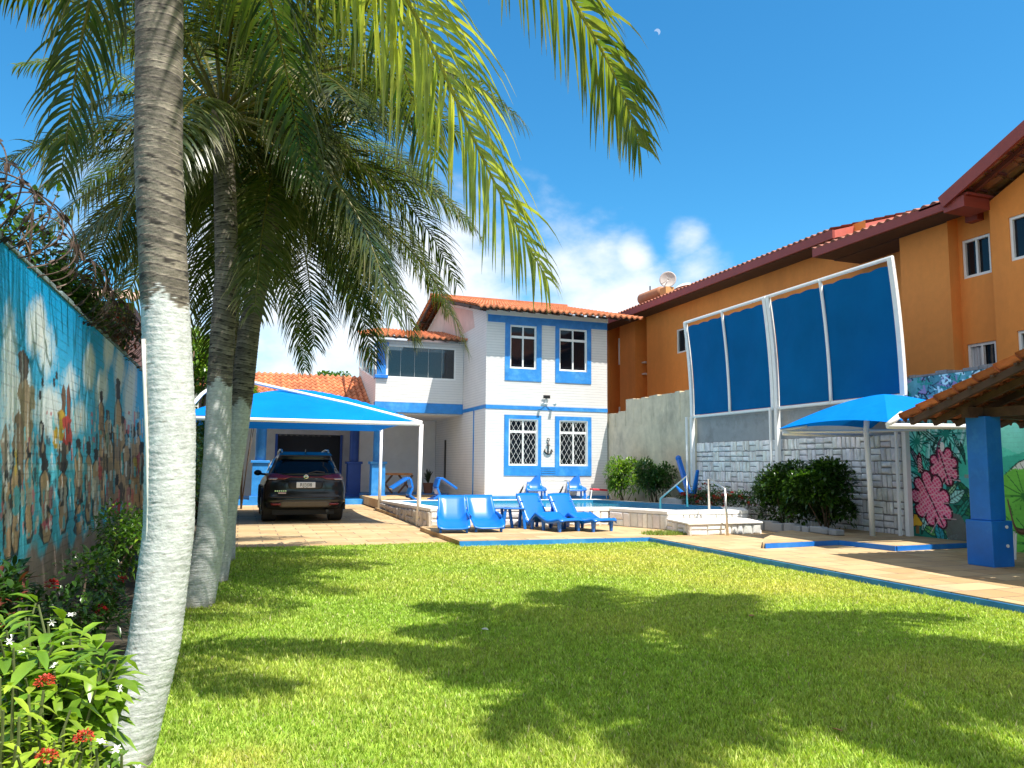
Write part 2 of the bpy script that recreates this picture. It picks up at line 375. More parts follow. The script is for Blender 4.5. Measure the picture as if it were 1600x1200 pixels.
k = MB(); k.box(8.15, 12.97, 26.02, 26.09, .342, .47); struct(k.build('patio_edge', BLUE))

# ------------------------------------------------------------------ grass blades
def lawn_noise(x, y):
    return (np.sin(x*1.7+y*.9+1.3)+np.sin(x*.6-y*1.9+.4)+np.sin(x*3.1+y*2.3)*.6+np.sin(y*4.7-x*2.1+2)*.4)/3
def grass():
    xs, ys = [], []
    for (y0, y1, dens) in ((.6, 1.6, 5000), (1.6, 3.2, 9000), (3.2, 4.6, 9000), (4.6, 6.5, 6500), (6.5, 9, 4200), (9, 12, 2600), (12, 15.2, 1900)):
        x0, x1 = lawn_x0, min(8.0, y1*1.32+3.0); n = int((x1-x0)*(y1-y0)*dens)
        xs.append(rng.uniform(x0, x1, n)); ys.append(rng.uniform(y0, y1, n))
    # verge left of the driveway
    xs.append(rng.uniform(lawn_x0, -.08, 9000)); ys.append(rng.uniform(15, 30, 9000))
    xs.append(rng.uniform(-3, -.1, 5000)); ys.append(rng.uniform(30, 36, 5000))
    x, y = np.concatenate(xs), np.concatenate(ys)
    edge = np.where(x < 4.0, np.where(x < -.08, 50, 15.08), 14.2)
    ok = (y < edge) & (x < 7.985); x, y = x[ok], y[ok]; n = len(x)
    d = np.sqrt(x*x+y*y); ln = lawn_noise(x, y)
    h = (.021+.012*rng.random(n))*(1+.25*ln)*(1+.06*d/3); h *= np.where(rng.random(n) < .02, 1.8, 1)
    wd = (.0022+.0011*d)*rng.uniform(.7, 1.3, n)
    a = rng.uniform(0, 2*np.pi, n); lean = rng.uniform(.1, 1.0, n)*h
    b = rng.uniform(0, 2*np.pi, n)
    z0 = np.full(n, -.004)
    V = np.empty((n, 3, 3))
    V[:, 0] = np.stack([x-np.cos(a)*wd, y-np.sin(a)*wd, z0], 1); V[:, 1] = np.stack([x+np.cos(a)*wd, y+np.sin(a)*wd, z0], 1)
    V[:, 2] = np.stack([x+np.cos(b)*lean, y+np.sin(b)*lean, h], 1)
    dry = np.clip(.25+.55*ln+rng.normal(0, .22, n), 0, 1)
    spot = np.exp(-((x-5.8)**2/9+(y-12.6)**2/1.5))+.7*np.exp(-((x-6.8)**2/4+(y-9.5)**2/5))+.45*np.exp(-((x-.05)**2/.09+(y-4.4)**2/.1))*2
    dry = np.clip(dry*.55+spot*.75, 0, 1)[:, None]
    ca, cb, cdry = np.array([.26, .43, .045]), np.array([.48, .62, .11]), np.array([.70, .64, .17])
    t = rng.random(n)[:, None]
    c = (ca*(1-t)+cb*t)*(1-dry)+cdry*dry; c *= rng.uniform(.64, 1.36, n)[:, None]
    straw = rng.random(n) < .03; c[straw] = np.array([.6, .52, .3])
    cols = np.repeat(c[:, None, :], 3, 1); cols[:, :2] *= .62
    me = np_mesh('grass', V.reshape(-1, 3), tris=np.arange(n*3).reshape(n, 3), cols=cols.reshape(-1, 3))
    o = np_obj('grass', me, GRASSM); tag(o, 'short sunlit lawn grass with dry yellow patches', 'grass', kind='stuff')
grass()
def tuft(name, label, cx, cy, rx, ry, z, n):
    a = rng.uniform(0, 2*np.pi, n); r = np.sqrt(rng.random(n)); x = cx+r*rx*np.cos(a); y = cy+r*ry*np.sin(a); b = rng.uniform(0, 6.3, n); h = rng.uniform(.03, .09, n)
    V = np.empty((n, 3, 3)); wd = .012
    V[:, 0] = np.stack([x-wd, y, 0*x+z-.01], 1); V[:, 1] = np.stack([x+wd, y, 0*x+z-.01], 1); V[:, 2] = np.stack([x+np.cos(b)*.04, y+np.sin(b)*.04, z+h], 1)
    c = np.repeat((np.array([.16, .22, .03])*rng.uniform(.6, 1.4, (n, 1)))[:, None, :], 3, 1)
    o = np_obj(name, np_mesh(name, V.reshape(-1, 3), tris=np.arange(n*3).reshape(n, 3), cols=c.reshape(-1, 3)), GRASSM); tag(o, label, 'grass', kind='stuff')
tuft('weed_patch', 'low strip of weeds at the foot of the white stone pool step', 8.75, 14.75, .6, .35, .11, 900)

# ------------------------------------------------------------------ painted left wall (vertex-painted mural on a fine sheet)
class Paint:
    def __init__(s, u0, u1, v0, v1, res):
        s.u0, s.v0, s.res = u0, v0, res; s.nu = int((u1-u0)/res)+1; s.nv = int((v1-v0)/res)+1
        s.U, s.V = np.meshgrid(np.linspace(u0, u1, s.nu), np.linspace(v0, v1, s.nv)); s.C = np.zeros((s.nv, s.nu, 3))
        s.n = sum(np.sin(s.U*a+s.V*b+c)*d for a, b, c, d in ((2.1, 3.3, .5, .3), (5.3, -4.1, 1, .22), (11, 7, 2, .15), (23, -17, .3, .1), (41, 37, 1.7, .08)))+rng.normal(0, .1, s.U.shape)
    def poly_mask(s, pts):
        U, V = s.U+s.n*.012, s.V-s.n*.012; ins = np.zeros(U.shape, bool); n = len(pts)
        for i in range(n):
            (x1, y1), (x2, y2) = pts[i], pts[(i+1) % n]
            if y1 == y2: continue
            ins ^= ((y1 > V) != (y2 > V)) & (U < (x2-x1)*(V-y1)/(y2-y1)+x1)
        return ins
    def fill(s, mask, col, al=1., var=.25):
        c = np.array(col)*(1+var*s.n[..., None]); m = np.asarray(mask, float)[..., None]*al; s.C = s.C*(1-m)+np.clip(c, 0, 1)*m
    def line(s, pts, wd, col, al=1.):
        m = np.zeros(s.U.shape, bool)
        for (x1, y1), (x2, y2) in zip(pts, pts[1:]):
            dx, dy = x2-x1, y2-y1; l2 = dx*dx+dy*dy+1e-9; t = np.clip(((s.U-x1)*dx+(s.V-y1)*dy)/l2, 0, 1)
            m |= (s.U-x1-t*dx)**2+(s.V-y1-t*dy)**2 < wd*wd/4
        s.fill(m, col, al, .1)
    def ell(s, u, v, ru, rv): return ((s.U-u)/ru)**2+((s.V-v)/rv)**2+s.n*.25 < 1
    def outline(s, pts, col, wd, oc=(.02, .02, .03)):
        s.fill(s.poly_mask(pts), col); s.line(list(pts)+[pts[0]], wd, oc)
    def mesh(s, name, P):
        V = P(s.U.ravel(), s.V.ravel()); i = np.arange(s.nu*s.nv).reshape(s.nv, s.nu)
        q = np.stack([i[:-1, :-1], i[:-1, 1:], i[1:, 1:], i[1:, :-1]], -1).reshape(-1, 4)
        return np_mesh(name, V, quads=q, cols=np.clip(s.C, 0, 1).reshape(-1, 3))
def brick_paint_mat(name, strength, sx):
    m, t, b = base_mat(name); c = attr(t); b.inputs['Specular IOR Level'].default_value = .15
    g = t.nodes.new('ShaderNodeNewGeometry'); sp = t.nodes.new('ShaderNodeSeparateXYZ'); t.links.new(g.outputs['Position'], sp.inputs[0])
    cb = t.nodes.new('ShaderNodeCombineXYZ'); t.links.new(sp.outputs[1], cb.inputs[0]); t.links.new(sp.outputs[2], cb.inputs[1])
    br = t.nodes.new('ShaderNodeTexBrick'); t.links.new(cb.outputs[0], br.inputs['Vector'])
    for k, v in (('Scale', 1.), ('Brick Width', sx), ('Row Height', .085), ('Mortar Size', .008)): br.inputs[k].default_value = v
    c = mixc(t, mathn(t, 'MULTIPLY', mathn(t, 'MULTIPLY', br.outputs['Fac'], ramp(t, noise(t, 2.3, 5, .7), .42, .62)), strength), c, mixc(t, 1., c, (.35, .35, .38), 'MULTIPLY'))
    c = mixc(t, ramp(t, noise(t, 7, 6, .7), .6, .8), c, mixc(t, 1., c, (.55, .55, .55), 'MULTIPLY'))
    t.links.new(c, b.inputs['Base Color']); b.inputs['Roughness'].default_value = .7
    add_bump(t, b, br.outputs['Fac'], -.9*strength-.1, .012); add_bump(t, b, noise(t, 28, 5, .7), .4, .012)
    return m
WX = -1.7
def left_wall():
    t = thing('garden_wall', 'long brick wall at left painted with a blue seaside mural', 'wall', (WX, 0, 0))
    m = MB(); m.box(WX-.18, WX-.004, -4, 32, -.1, 3.13); m.build('wall_body', M('old_brick', (.26, .17, .13), .9, .25, 6, .5, 20), t)
    # ragged mortar cap
    m = MB(); y = -4.
    while y < 32:
        l = rnd.uniform(.14, .3); h = rnd.uniform(.02, .06); m.box(WX-.19, WX+.012, y, y+l-.012, 3.131, 3.131+h); y += l
    m.build('wall_cap', M('cap_mortar', (.2, .27, .3), .9, .25, 6, .4, 20), t, bevel=.008)
    p = Paint(2.0, 19.0, 0, 3.125, .016)
    U, V = p.U, p.V; f = np.clip((V-1.3)/1.7, 0, 1)[..., None]
    p.C[:] = np.array([.13, .58, .80])*(1-f)+np.array([.006, .36, .78])*f; p.C *= 1+.16*p.n[..., None]
    at = lambda px, py: (lambda q: (q.y, q.z))(on_x(px, py, WX))
    for px, py, ru, rv in ((58, 505, .28, .2), (75, 545, .3, .22), (110, 600, .34, .17), (140, 575, .3, .2), (168, 545, .4, .25), (160, 605, .4, .2), (185, 580, .4, .25), (30, 640, .35, .25), (10, 590, .2, .4), (205, 610, .6, .5), (78, 640, .5, .18), (122, 655, .5, .16)):
        u, v = at(px, py)
        d = ((U-u)/(ru*1.25))**2+((V-v)/(rv*1.25))**2; p.fill(np.clip(1.25-d-p.n*.9, 0, 1), (.85, .88, .88), .85, .1)
    sea = (V < 1.5) & (V > .5); p.fill(sea, (.09, .52, .66), .7); p.fill((V < 1.53) & (V > 1.46), (.5, .62, .62), .4)
    # distant boats and a lighthouse tower, then a crowd of bathers, all in broad brush strokes
    def stroke(px, y0, y1, wpx, col, al=1., wob=.0):
        (u0, v0), (u1, v1) = at(px, y0), at(px, y1); du = wpx*abs(at(px+1, y0)[0]-at(px, y0)[0])/2
        n = 9; pts = [(u0-du*rnd.uniform(.25, .6), v0)]
        L1 = [(u0+(u1-u0)*k/n-du*rnd.uniform(.6, 1.2), v0+(v1-v0)*k/n) for k in range(1, n)]; L2 = [(u0+(u1-u0)*k/n+du*rnd.uniform(.6, 1.2), v0+(v1-v0)*k/n) for k in range(1, n)]
        pts = [(u0, v0)]+L1+[(u1-du*.5, v1), (u1+du*.5, v1)]+L2[::-1]
        p.fill(p.poly_mask(pts), col, al, .35); return pts
    skin, dark, pale = (.5, .33, .2), (.05, .05, .055), (.5, .42, .3)
    stroke(36, 545, 640, 16, (.13, .11, .1)); stroke(40, 590, 720, 24, (.36, .28, .19)); stroke(28, 640, 760, 20, (.28, .2, .14)); stroke(50, 600, 640, 9, (.5, .42, .3))
    stroke(20, 700, 860, 18, (.3, .32, .33)); stroke(8, 660, 840, 16, (.3, .25, .2))
    stroke(99, 600, 690, 7, (.16, .1, .07)); stroke(107, 600, 700, 6, (.2, .08, .06)); stroke(96, 640, 690, 14, (.55, .36, .05)); stroke(105, 650, 700, 16, (.42, .06, .05)); stroke(86, 665, 700, 8, (.6, .38, .04))
    stroke(98, 690, 735, 18, (.1, .09, .08))
    for px, top in ((64, 655), (68, 690)): stroke(px, top, top+60, 8, dark)
    def person(px, y0, y1, wpx, cloth):
        h = y1-y0; stroke(px, y0+h*.12, y1, wpx*1.3, dark, .9); stroke(px, y0+h*.14, y1-h*.05, wpx, skin); stroke(px, y0, y0+h*.16, wpx*.75, dark); stroke(px+wpx*.1, y0+h*.35, y0+h*.62, wpx*1.05, cloth)
    for a in ((12, 730, 880, 13, (.4, .37, .33)), (24, 700, 870, 12, (.12, .4, .45)), (45, 690, 850, 11, (.45, .4, .33)), (70, 715, 845, 13, (.4, .33, .25)), (72, 790, 850, 14, (.6, .15, .2)), (98, 720, 835, 12, (.07, .07, .08)), (122, 685, 820, 11, (.42, .3, .2)), (124, 780, 835, 13, (.02, .25, .4)),
              (138, 690, 820, 9, (.3, .24, .2)), (150, 700, 825, 10, (.45, .4, .35)), (160, 640, 800, 8, (.25, .18, .12)), (158, 610, 720, 7, (.3, .2, .13)), (168, 640, 740, 9, (.1, .2, .1)), (172, 660, 830, 9, (.35, .26, .18)), (184, 590, 800, 11, (.35, .25, .2)), (182, 740, 850, 9, (.6, .06, .08)), (192, 650, 800, 8, (.08, .4, .42)),
              (198, 670, 810, 9, (.28, .22, .17)), (208, 662, 800, 10, (.3, .2, .14)), (216, 660, 800, 8, (.4, .1, .12)), (222, 690, 800, 8, (.15, .35, .4))): person(*a)
    for px in range(2, 228, 11):
        y = 660+rnd.uniform(0, 110); stroke(px, y, y+rnd.uniform(15, 50), rnd.uniform(3, 7), rnd.choice([(.6, .1, .1), (.65, .6, .5), (.05, .05, .06), (.1, .4, .5), (.55, .4, .08), (.5, .2, .2)]), .85)
    for k in range(300):
        px, y = rnd.uniform(0, 228), rnd.uniform(640, 840); y = min(y, 860-.2*px)
        stroke(px, y, y+rnd.uniform(5, 26), rnd.uniform(1.5, 4.5), rnd.choice([(.06, .06, .07), (.8, .8, .78), (.75, .74, .7), (.5, .37, .27), (.09, .52, .62), (.7, .6, .48), (.7, .16, .18), (.2, .45, .6)]), .75)
    for k in range(26):
        px, y = rnd.uniform(0, 228), rnd.uniform(540, 680); stroke(px, y, y+rnd.uniform(20, 90), rnd.uniform(1, 3), (.6, .68, .7), .45)
    for px, py in ((88, 580), (84, 590), (66, 590), (108, 690), (62, 610)): stroke(px, py, py+14, 4, dark)
    # bare brick foot of the wall
    foot = np.clip((.78+.06*np.sin(U*9)+.09*p.n-V)/.1, 0, 1); p.fill(foot, (.36, .23, .18), .92, .3)
    stain = np.clip((p.n*1.2-.35+.25*np.sin(U*3.3)), 0, 1)*np.clip((1.7-V)/1.2, 0, 1); p.fill(stain, (.1, .09, .085), .7)
    p.fill(np.clip((.35-V+.1*p.n)/.25, 0, 1), (.07, .065, .05), .8)
    gr = np.clip((np.exp(-((U-6.0)/.5)**2)*1.2+p.n*.5-.35), 0, 1)*np.clip((V-2.2)/.6, 0, 1); p.fill(gr, (.05, .14, .04), .8)
    me = p.mesh('mural', lambda a, b: np.stack([np.full(a.shape, WX)+.003, a, b], 1))
    me.transform(Matrix.Translation((-WX, 0, 0))); np_obj('mural', me, brick_paint_mat('painted_brick', .5, .62), t)
left_wall()

# ------------------------------------------------------------------ right boundary wall: concrete, stone facing, jungle mural
RX = 13.0
def basket_stones(mb, P, u0, u1, v0, v1, cell, gap, depth, rr, tint, wob=.0):
    """squared rubble set in basket weave; P(u,v,d) maps to space"""
    nu = max(1, round((u1-u0)/cell)); nv = max(1, round((v1-v0)/cell)); du, dv = (u1-u0)/nu, (v1-v0)/nv
    for i in range(nu):
        for j in range(nv):
            if v0+j*dv > v1: continue
            ver = (i+j+(rr.random() < .2)) % 2; k = rr.choice((2, 2, 3)) if ver else 2
            for q in range(k):
                if ver: a = (u0+(i+q/k)*du, u0+(i+(q+1)/k)*du, v0+j*dv, v0+(j+1)*dv)
                else: a = (u0+i*du, u0+(i+1)*du, v0+(j+q/k)*dv, v0+(j+(q+1)/k)*dv)
                g = gap*rr.uniform(.7, 1.3); jt = lambda: rr.uniform(-gap*.45, gap*.45)
                a0, a1, b0, b1 = a[0]+g/2, a[1]-g/2, a[2]+g/2, a[3]-g/2; d = depth*rr.uniform(.55, 1.25); ins = min(.03, (a1-a0)*.2, (b1-b0)*.2)
                c4 = [(a0+jt(), b0+jt()), (a1+jt(), b0+jt()), (a1+jt(), b1+jt()), (a0+jt(), b1+jt())]
                cx, cy = (a0+a1)/2, (b0+b1)/2
                t4 = [(x+(ins if x < cx else -ins), y+(ins if y < cy else -ins)) for x, y in c4]
                mid = [(x+(ins if x < cx else -ins)*.35, y+(ins if y < cy else -ins)*.35) for x, y in c4]
                tn = rr.uniform(.85, 1.12); mb.cur = tuple(c*tn*rr.uniform(.97, 1.03) for c in tint)
                vs = [P(x, y, 0) for x, y in c4]+[P(x, y, d*.7) for x, y in mid]+[P(x, y, d*rr.uniform(.85, 1.15)) for x, y in t4]+[P(cx, cy, d*1.1)]
                fs = [(4*l+s, 4*l+(s+1) % 4, 4*(l+1)+(s+1) % 4, 4*(l+1)+s) for l in (0, 1) for s in range(4)]+[(8+s, 8+(s+1) % 4, 12) for s in range(4)]
                mb.add(vs, fs)
def right_wall():
    t = thing('boundary_wall', 'tall side wall behind the pool, bare concrete beyond and grey stone nearer', 'wall', (RX, 18, 0))
    m = MB(); m.box(RX, RX+.2, 12.42, 20.2, -.1, 3.0); m.box(RX+.003, RX+.2, 20.2, 27.5, -.1, 3.0); m.build('concrete_body', CONC, t)
    m = MB(); m.box(RX+.0, RX+.2, 12.42, 20.2, 3.001, 3.06); m.build('wall_cap', CONCTOP, t)
    m = MB(); m.box(RX-.006, RX, 12.42, 20.1, 2.2, 2.995); m.build('render_band', CONCTOP, t)
    # rough upper course, stepped
    m = MB(); rr = random.Random(3)
    for k in range(16):
        y0 = 20.25+k*.28; m.box(RX+.01+rr.uniform(0, .02), RX+.19, y0, y0+.279, 3.0, 3.9+rr.uniform(0, .06))
    for k in range(10):
        y0 = 24.75+k*.28; m.box(RX+.01+rr.uniform(0, .02), RX+.19, y0, y0+.279, 3.0, 3.5+rr.uniform(0, .06))
    m.build('rough_course', CONC, t)
    m = MB(); m.box(RX-.02, RX-.001, 12.42, 20.1, 0, 2.2); m.build('stone_backing', MORTAR, t)
    m = MB(); basket_stones(m, lambda u, v, d: (RX-.02-d, u, v), 12.45, 20.1, 0.02, 2.28, .285, .022, .035, random.Random(5), (.80, .79, .78))
    m.build('stone_facing', STONE, t)
    # mural wall, nearer
    t = thing('mural_wall', 'side wall painted with a tropical jungle and big pink leaves, by the pavilion', 'wall', (RX, 8, 0))
    m = MB(); m.box(RX+.004, RX+.2, -4, 12.415, -.1, 3.42); m.build('wall_body', CONCTOP, t)
    m = MB(); rr = random.Random(9); y = -4.
    while y < 12.3:
        l = rr.uniform(.15, .35); l = min(l, 12.41-y); m.box(RX-.01, RX+.21, y, y+l-.01, 3.421, 3.45+rr.uniform(0, .05)); y += l
    m.build('wall_cap', M('cap_rubble', (.2, .2, .19), .9, .3, 8, .5, 20), t)
    p = Paint(3.0, 12.41, 0, 3.415, .0135)
    U, V = p.U, p.V
    f = np.clip((V-1.2)/1.8, 0, 1)[..., None]
    p.C[:] = np.array([.05, .42, .33])*(1-f)+np.array([.28, .74, .69])*f; p.C *= 1+.2*p.n[..., None]
    at = lambda px, py: (lambda q: (q.y, q.z))(on_x(px, py, RX)); A = lambda *pp: [at(*q) for q in pp]
    for ph, hh, col in ((.3, 2.05, (.18, .62, .54)), (1.4, 1.85, (.07, .5, .39)), (2.7, 1.6, (.03, .33, .25))):
        p.fill(V < hh+.22*np.sin(U*1.1+ph)+.1*np.sin(U*2.9+ph*2)+.05*p.n, col, .8)
    p.fill((V < 1.42) & (V > 1.05), (.06, .36, .36), .8); p.fill((V < 1.46) & (V > 1.39) & (p.n > .05), (.2, .17, .16), .8); p.fill((V < 1.12) & (V > 1.0), (.02, .2, .1), .7)
    p.fill(V < .95+.2*np.sin(U*2.3)+.1*p.n, (.01, .085, .06), .8)
    # bamboo canes and hanging leaves
    for (a, b, wd) in (((1436, 700), (1444, 640), .14), ((1455, 760), (1462, 640), .18), ((1470, 740), (1474, 640), .1), ((1492, 720), (1508, 655), .16), ((1448, 800), (1452, 640), .09)):
        pa, pb = at(*a), at(*b); p.line([pa, pb], wd+.035, (.03, .16, .15)); p.line([pa, pb], wd, (.16, .48, .45)); p.line([(pa[0]-wd*.2, pa[1]), (pb[0]-wd*.2, pb[1])], wd*.25, (.4, .7, .66))
        for k in range(1, 6):
            q = (pa[0]+(pb[0]-pa[0])*k/6, pa[1]+(pb[1]-pa[1])*k/6); p.line([(q[0]-wd*.5, q[1]), (q[0]+wd*.5, q[1]+.015)], .022, (.03, .17, .15))
    def leaf(tip, base, wd, col, oc=(.01, .05, .04), veins=7, lw=.024, vc=None):
        (x0, y0), (x1, y1) = base, tip; dx, dy = x1-x0, y1-y0; l = math.hypot(dx, dy); nx, ny = -dy/l, dx/l; pr_ = [0, .5, .85, 1, .9, .62, .3, 0]; n = len(pr_)-1
        pts = [(x0+dx*k/n+nx*wd*pr_[k]/2, y0+dy*k/n+ny*wd*pr_[k]/2) for k in range(n+1)]+[(x0+dx*k/n-nx*wd*pr_[k]/2, y0+dy*k/n-ny*wd*pr_[k]/2) for k in range(n-1, 0, -1)]
        p.outline(pts, col, lw, oc); p.line([base, tip], lw*.8, vc or oc)
        for k in range(1, veins):
            q = k/veins; bx, by = x0+dx*q, y0+dy*q; w_ = wd*.42*np.interp(q, np.linspace(0, 1, n+1), pr_)
            for s in (-1, 1): p.line([(bx, by), (bx+nx*w_*s+dx*.1, by+ny*w_*s+dy*.1)], lw*.6, vc or oc, .8)
    for k in range(70):
        u, v = rnd.uniform(3.2, 12.3), rnd.uniform(.1, 1.0)
        a = rnd.uniform(.3, 2.8); l = rnd.uniform(.35, .8); leaf((u+math.cos(a)*l, v+math.sin(a)*l), (u, v), l*.3, rnd.choice([(.02, .2, .15), (.08, .36, .33), (.2, .5, .47), (.02, .14, .05), (.1, .3, .08)]))
    for k in range(22):
        u, v = rnd.uniform(11, 12.4), rnd.uniform(1.3, 2.6); a = rnd.uniform(-2.8, .4); l = rnd.uniform(.3, .6)
        leaf((u+math.cos(a)*l, v+math.sin(a)*l), (u, v), l*.16, rnd.choice([(.02, .17, .14), (.1, .36, .34), (.22, .5, .47)]), veins=3)
    for c in ((1432, 690), (1478, 678), (1440, 740)):                                     # palm sprays
        q = at(*c)
        for a in np.linspace(.2, 6.1, 13): p.line([q, (q[0]+math.cos(a)*.32, q[1]+math.sin(a)*.26)], .03, (.015, .2, .16))
    leaf(at(1415, 640), at(1450, 680), .12, (.015, .15, .09)); leaf(at(1420, 655), at(1475, 700), .1, (.2, .48, .44)); leaf(at(1418, 735), at(1445, 765), .22, (.3, .58, .55)); leaf(at(1416, 690), at(1448, 745), .12, (.18, .16, .2))
    leaf(at(1510, 765), at(1478, 785), .24, (.25, .5, .47)); leaf(at(1522, 770), at(1488, 820), .14, (.02, .22, .16)); leaf(at(1500, 832), at(1475, 855), .2, (.16, .42, .4)); leaf(at(1440, 835), at(1450, 790), .16, (.3, .52, .5)); leaf(at(1500, 750), at(1475, 780), .1, (.3, .52, .3))
    leaf(at(1460, 800), at(1475, 860), .2, (.03, .25, .3)); leaf(at(1420, 800), at(1448, 770), .2, (.04, .3, .27))
    p.fill(p.poly_mask(A((1480, 800), (1500, 805), (1515, 830), (1515, 850), (1485, 850), (1475, 825))), (.1, .1, .09), .9)
    # the three big pink leaves with white hatching
    def lobed(c, axis, L_, W_, lob):
        ax = Vector(axis).normalized(); nx = Vector((-ax.y, ax.x)); pts = []
        n = 144
        for k in range(n):
            th = 2*math.pi*k/n; r = .7+.36*abs(math.cos(lob*th/2))**.42+.05*math.cos(3*th+1); q = Vector(c)+ax*math.cos(th)*L_*r+nx*math.sin(th)*W_*r; pts.append((q.x, q.y))
        return pts
    for c, e, W_, lob in (((1475, 729), (1484, 757), .31, 8), ((1455, 781), (1474, 822), .42, 9), ((1437, 723), (1438, 737), .055, 2)):
        ca, cb = Vector(at(*c)), Vector(at(*e)); ax = cb-ca; pts = lobed(ca, ax, ax.length, W_, lob); mk = p.poly_mask(pts)
        p.fill(mk, (.55, .06, .16), 1, .3)
        s = .085
        h1 = np.abs(((U*.6+V) % s)-s/2) < .0115; h2 = np.abs(((U*1.1-V*.8) % s)-s/2) < .0115
        p.fill(mk & (h1 | h2), (.62, .36, .42), .75, .15)
        p.line(pts+[pts[0]], .04, (.05, .01, .02)); p.line([tuple(ca-ax*.8), tuple(cb)], .03, (.05, .01, .02))
        for q in np.linspace(-.5, .7, 5):
            b_ = ca+ax*q
            for sgn in (-1, 1): nxv = Vector((-ax.y, ax.x)).normalized()*W_*.8*sgn; p.line([tuple(b_), tuple(b_+nxv+ax*.3)], .016, (.6, .4, .42), .8)
    p.outline(A((1424, 822), (1428, 803), (1432, 803), (1442, 818), (1440, 822)), (.6, .33, .03), .02); p.fill(p.poly_mask(A((1431, 822), (1436, 822), (1436, 834), (1431, 834))), (.2, .1, .04))
    p.fill(p.ell(*at(1472, 698), .05, .09), (.66, .66, .62), 1, .05)
    p.line(A((1466, 720), (1464, 700), (1470, 685)), .03, (.12, .03, .08)); 
    # banana leaf and round green shrub right of the pillar
    leaf(at(1564, 748), at(1640, 738), .55, (.55, .6, .55), veins=9); leaf(at(1568, 792), at(1600, 765), .2, (.01, .08, .05))
    for c, r in (((1600, 775), .5), ((1590, 830), .5), ((1620, 850), .6)):
        q = at(*c); p.fill(p.ell(q[0], q[1], r, r), (.13, .42, .06)); 
        for a in np.linspace(0, 6.2, 15): p.line([q, (q[0]+math.cos(a)*r*.9, q[1]+math.sin(a)*r*.9)], .018, (.03, .15, .03))
    # dark scribbled band along the top
    band = V > 2.98; p.fill(band, (.06, .2, .24), .95, .6)
    for k in range(420):
        u, v = rnd.uniform(3.2, 12.4), rnd.uniform(3.0, 3.4); a = rnd.uniform(0, 6.3); l = rnd.uniform(.06, .2); q = [(u, v), (u+math.cos(a)*l, max(2.95, v+math.sin(a)*l)), (u+math.cos(a+.9)*l*1.2, max(2.95, v+math.sin(a+.9)*l))]
        p.line(q, rnd.uniform(.015, .05), rnd.choice([(.015, .06, .09), (.02, .2, .16), (.4, .6, .62), (.2, .17, .3), (.02, .03, .05)]))
    p.C = np.clip(p.C*1.45, 0, .9)
    me = p.mesh('mural', lambda a, b: np.stack([np.full(a.shape, RX)+.0, a, b], 1)); me.transform(Matrix.Translation((-RX, -8, 0)))
    np_obj('mural', me, brick_paint_mat('painted_render', .12, .4), t)
right_wall()

# ------------------------------------------------------------------ house
HX0, HX1, HY = 8.15, 12.96, 26.1
def slat_window(parent, O, U, Nv, W, H, mullion=.25, grille=False, glass=GLASS, cols=2):
    """white framed window: O lower corner on the wall, frame with transom row on top"""
    O, U, Nv = Vector(O), Vector(U), Vector(Nv); Z = Vector((0, 0, 1)); f = MB(); fw = .06; d = -.06
    P = lambda u, v, e=0: O+U*u+Z*v+Nv*e
    def bar(u0, v0, u1, v1, wd=fw, e=d): f.bar(P(u0, v0, e), P(u1, v1, e), wd, .06, Nv)
    bar(0, fw/2, W, fw/2, .07); bar(0, H-fw/2, W, H-fw/2); bar(fw/2, fw, fw/2, H-fw); bar(W-fw/2, fw, W-fw/2, H-fw)
    tv = H*(1-mullion) if mullion else H
    if mullion: bar(fw, tv, W-fw, tv, .085, d+.002)
    for c in range(1, cols): bar(W*c/cols, fw, W*c/cols, H-fw, .05, d+.004)
    fr = f.build('window', WHITE, parent)
    g_ = MB(); q = [P(.03, .03, d-.045), P(W-.03, .03, d-.045), P(W-.03, H-.03, d-.045), P(.03, H-.03, d-.045)]; g_.poly(q, Nv*.01); g_.build('pane', glass, fr)
    if grille:
        b = MB(); s = .19; e = .012; n = int((W+H)/s)+1
        for k in range(-1, n+8):
            for sg in (1, -1):                          # the two families of diagonals clipped to the opening
                pts = []
                slope = 1.75
                for u in (0, W):
                    v = (k*s*slope - slope*u) if sg > 0 else ((k*s-W)*slope+slope*u)
                    pts.append((u, v))
                (ua, va), (ub, vb) = pts; lo_, hi_ = 0., 1.
                dv = vb-va
                ta, tb = (0-va)/dv, (H-va)/dv; t0, t1 = max(0, min(ta, tb)), min(1, max(ta, tb))
                if t1-t0 < .03: continue
                b.bar(P(ua+(ub-ua)*t0, va+dv*t0, e), P(ua+(ub-ua)*t1, va+dv*t1, e), .0065, .0065, Nv)
        for (u0, v0, u1, v1) in ((0, 0, W, 0), (0, H, W, H), (0, 0, 0, H), (W, 0, W, H)): b.bar(P(u0, v0, e), P(u1, v1, e), .025, .02, Nv)
        b.build('grille', WHITE, fr)
    return fr
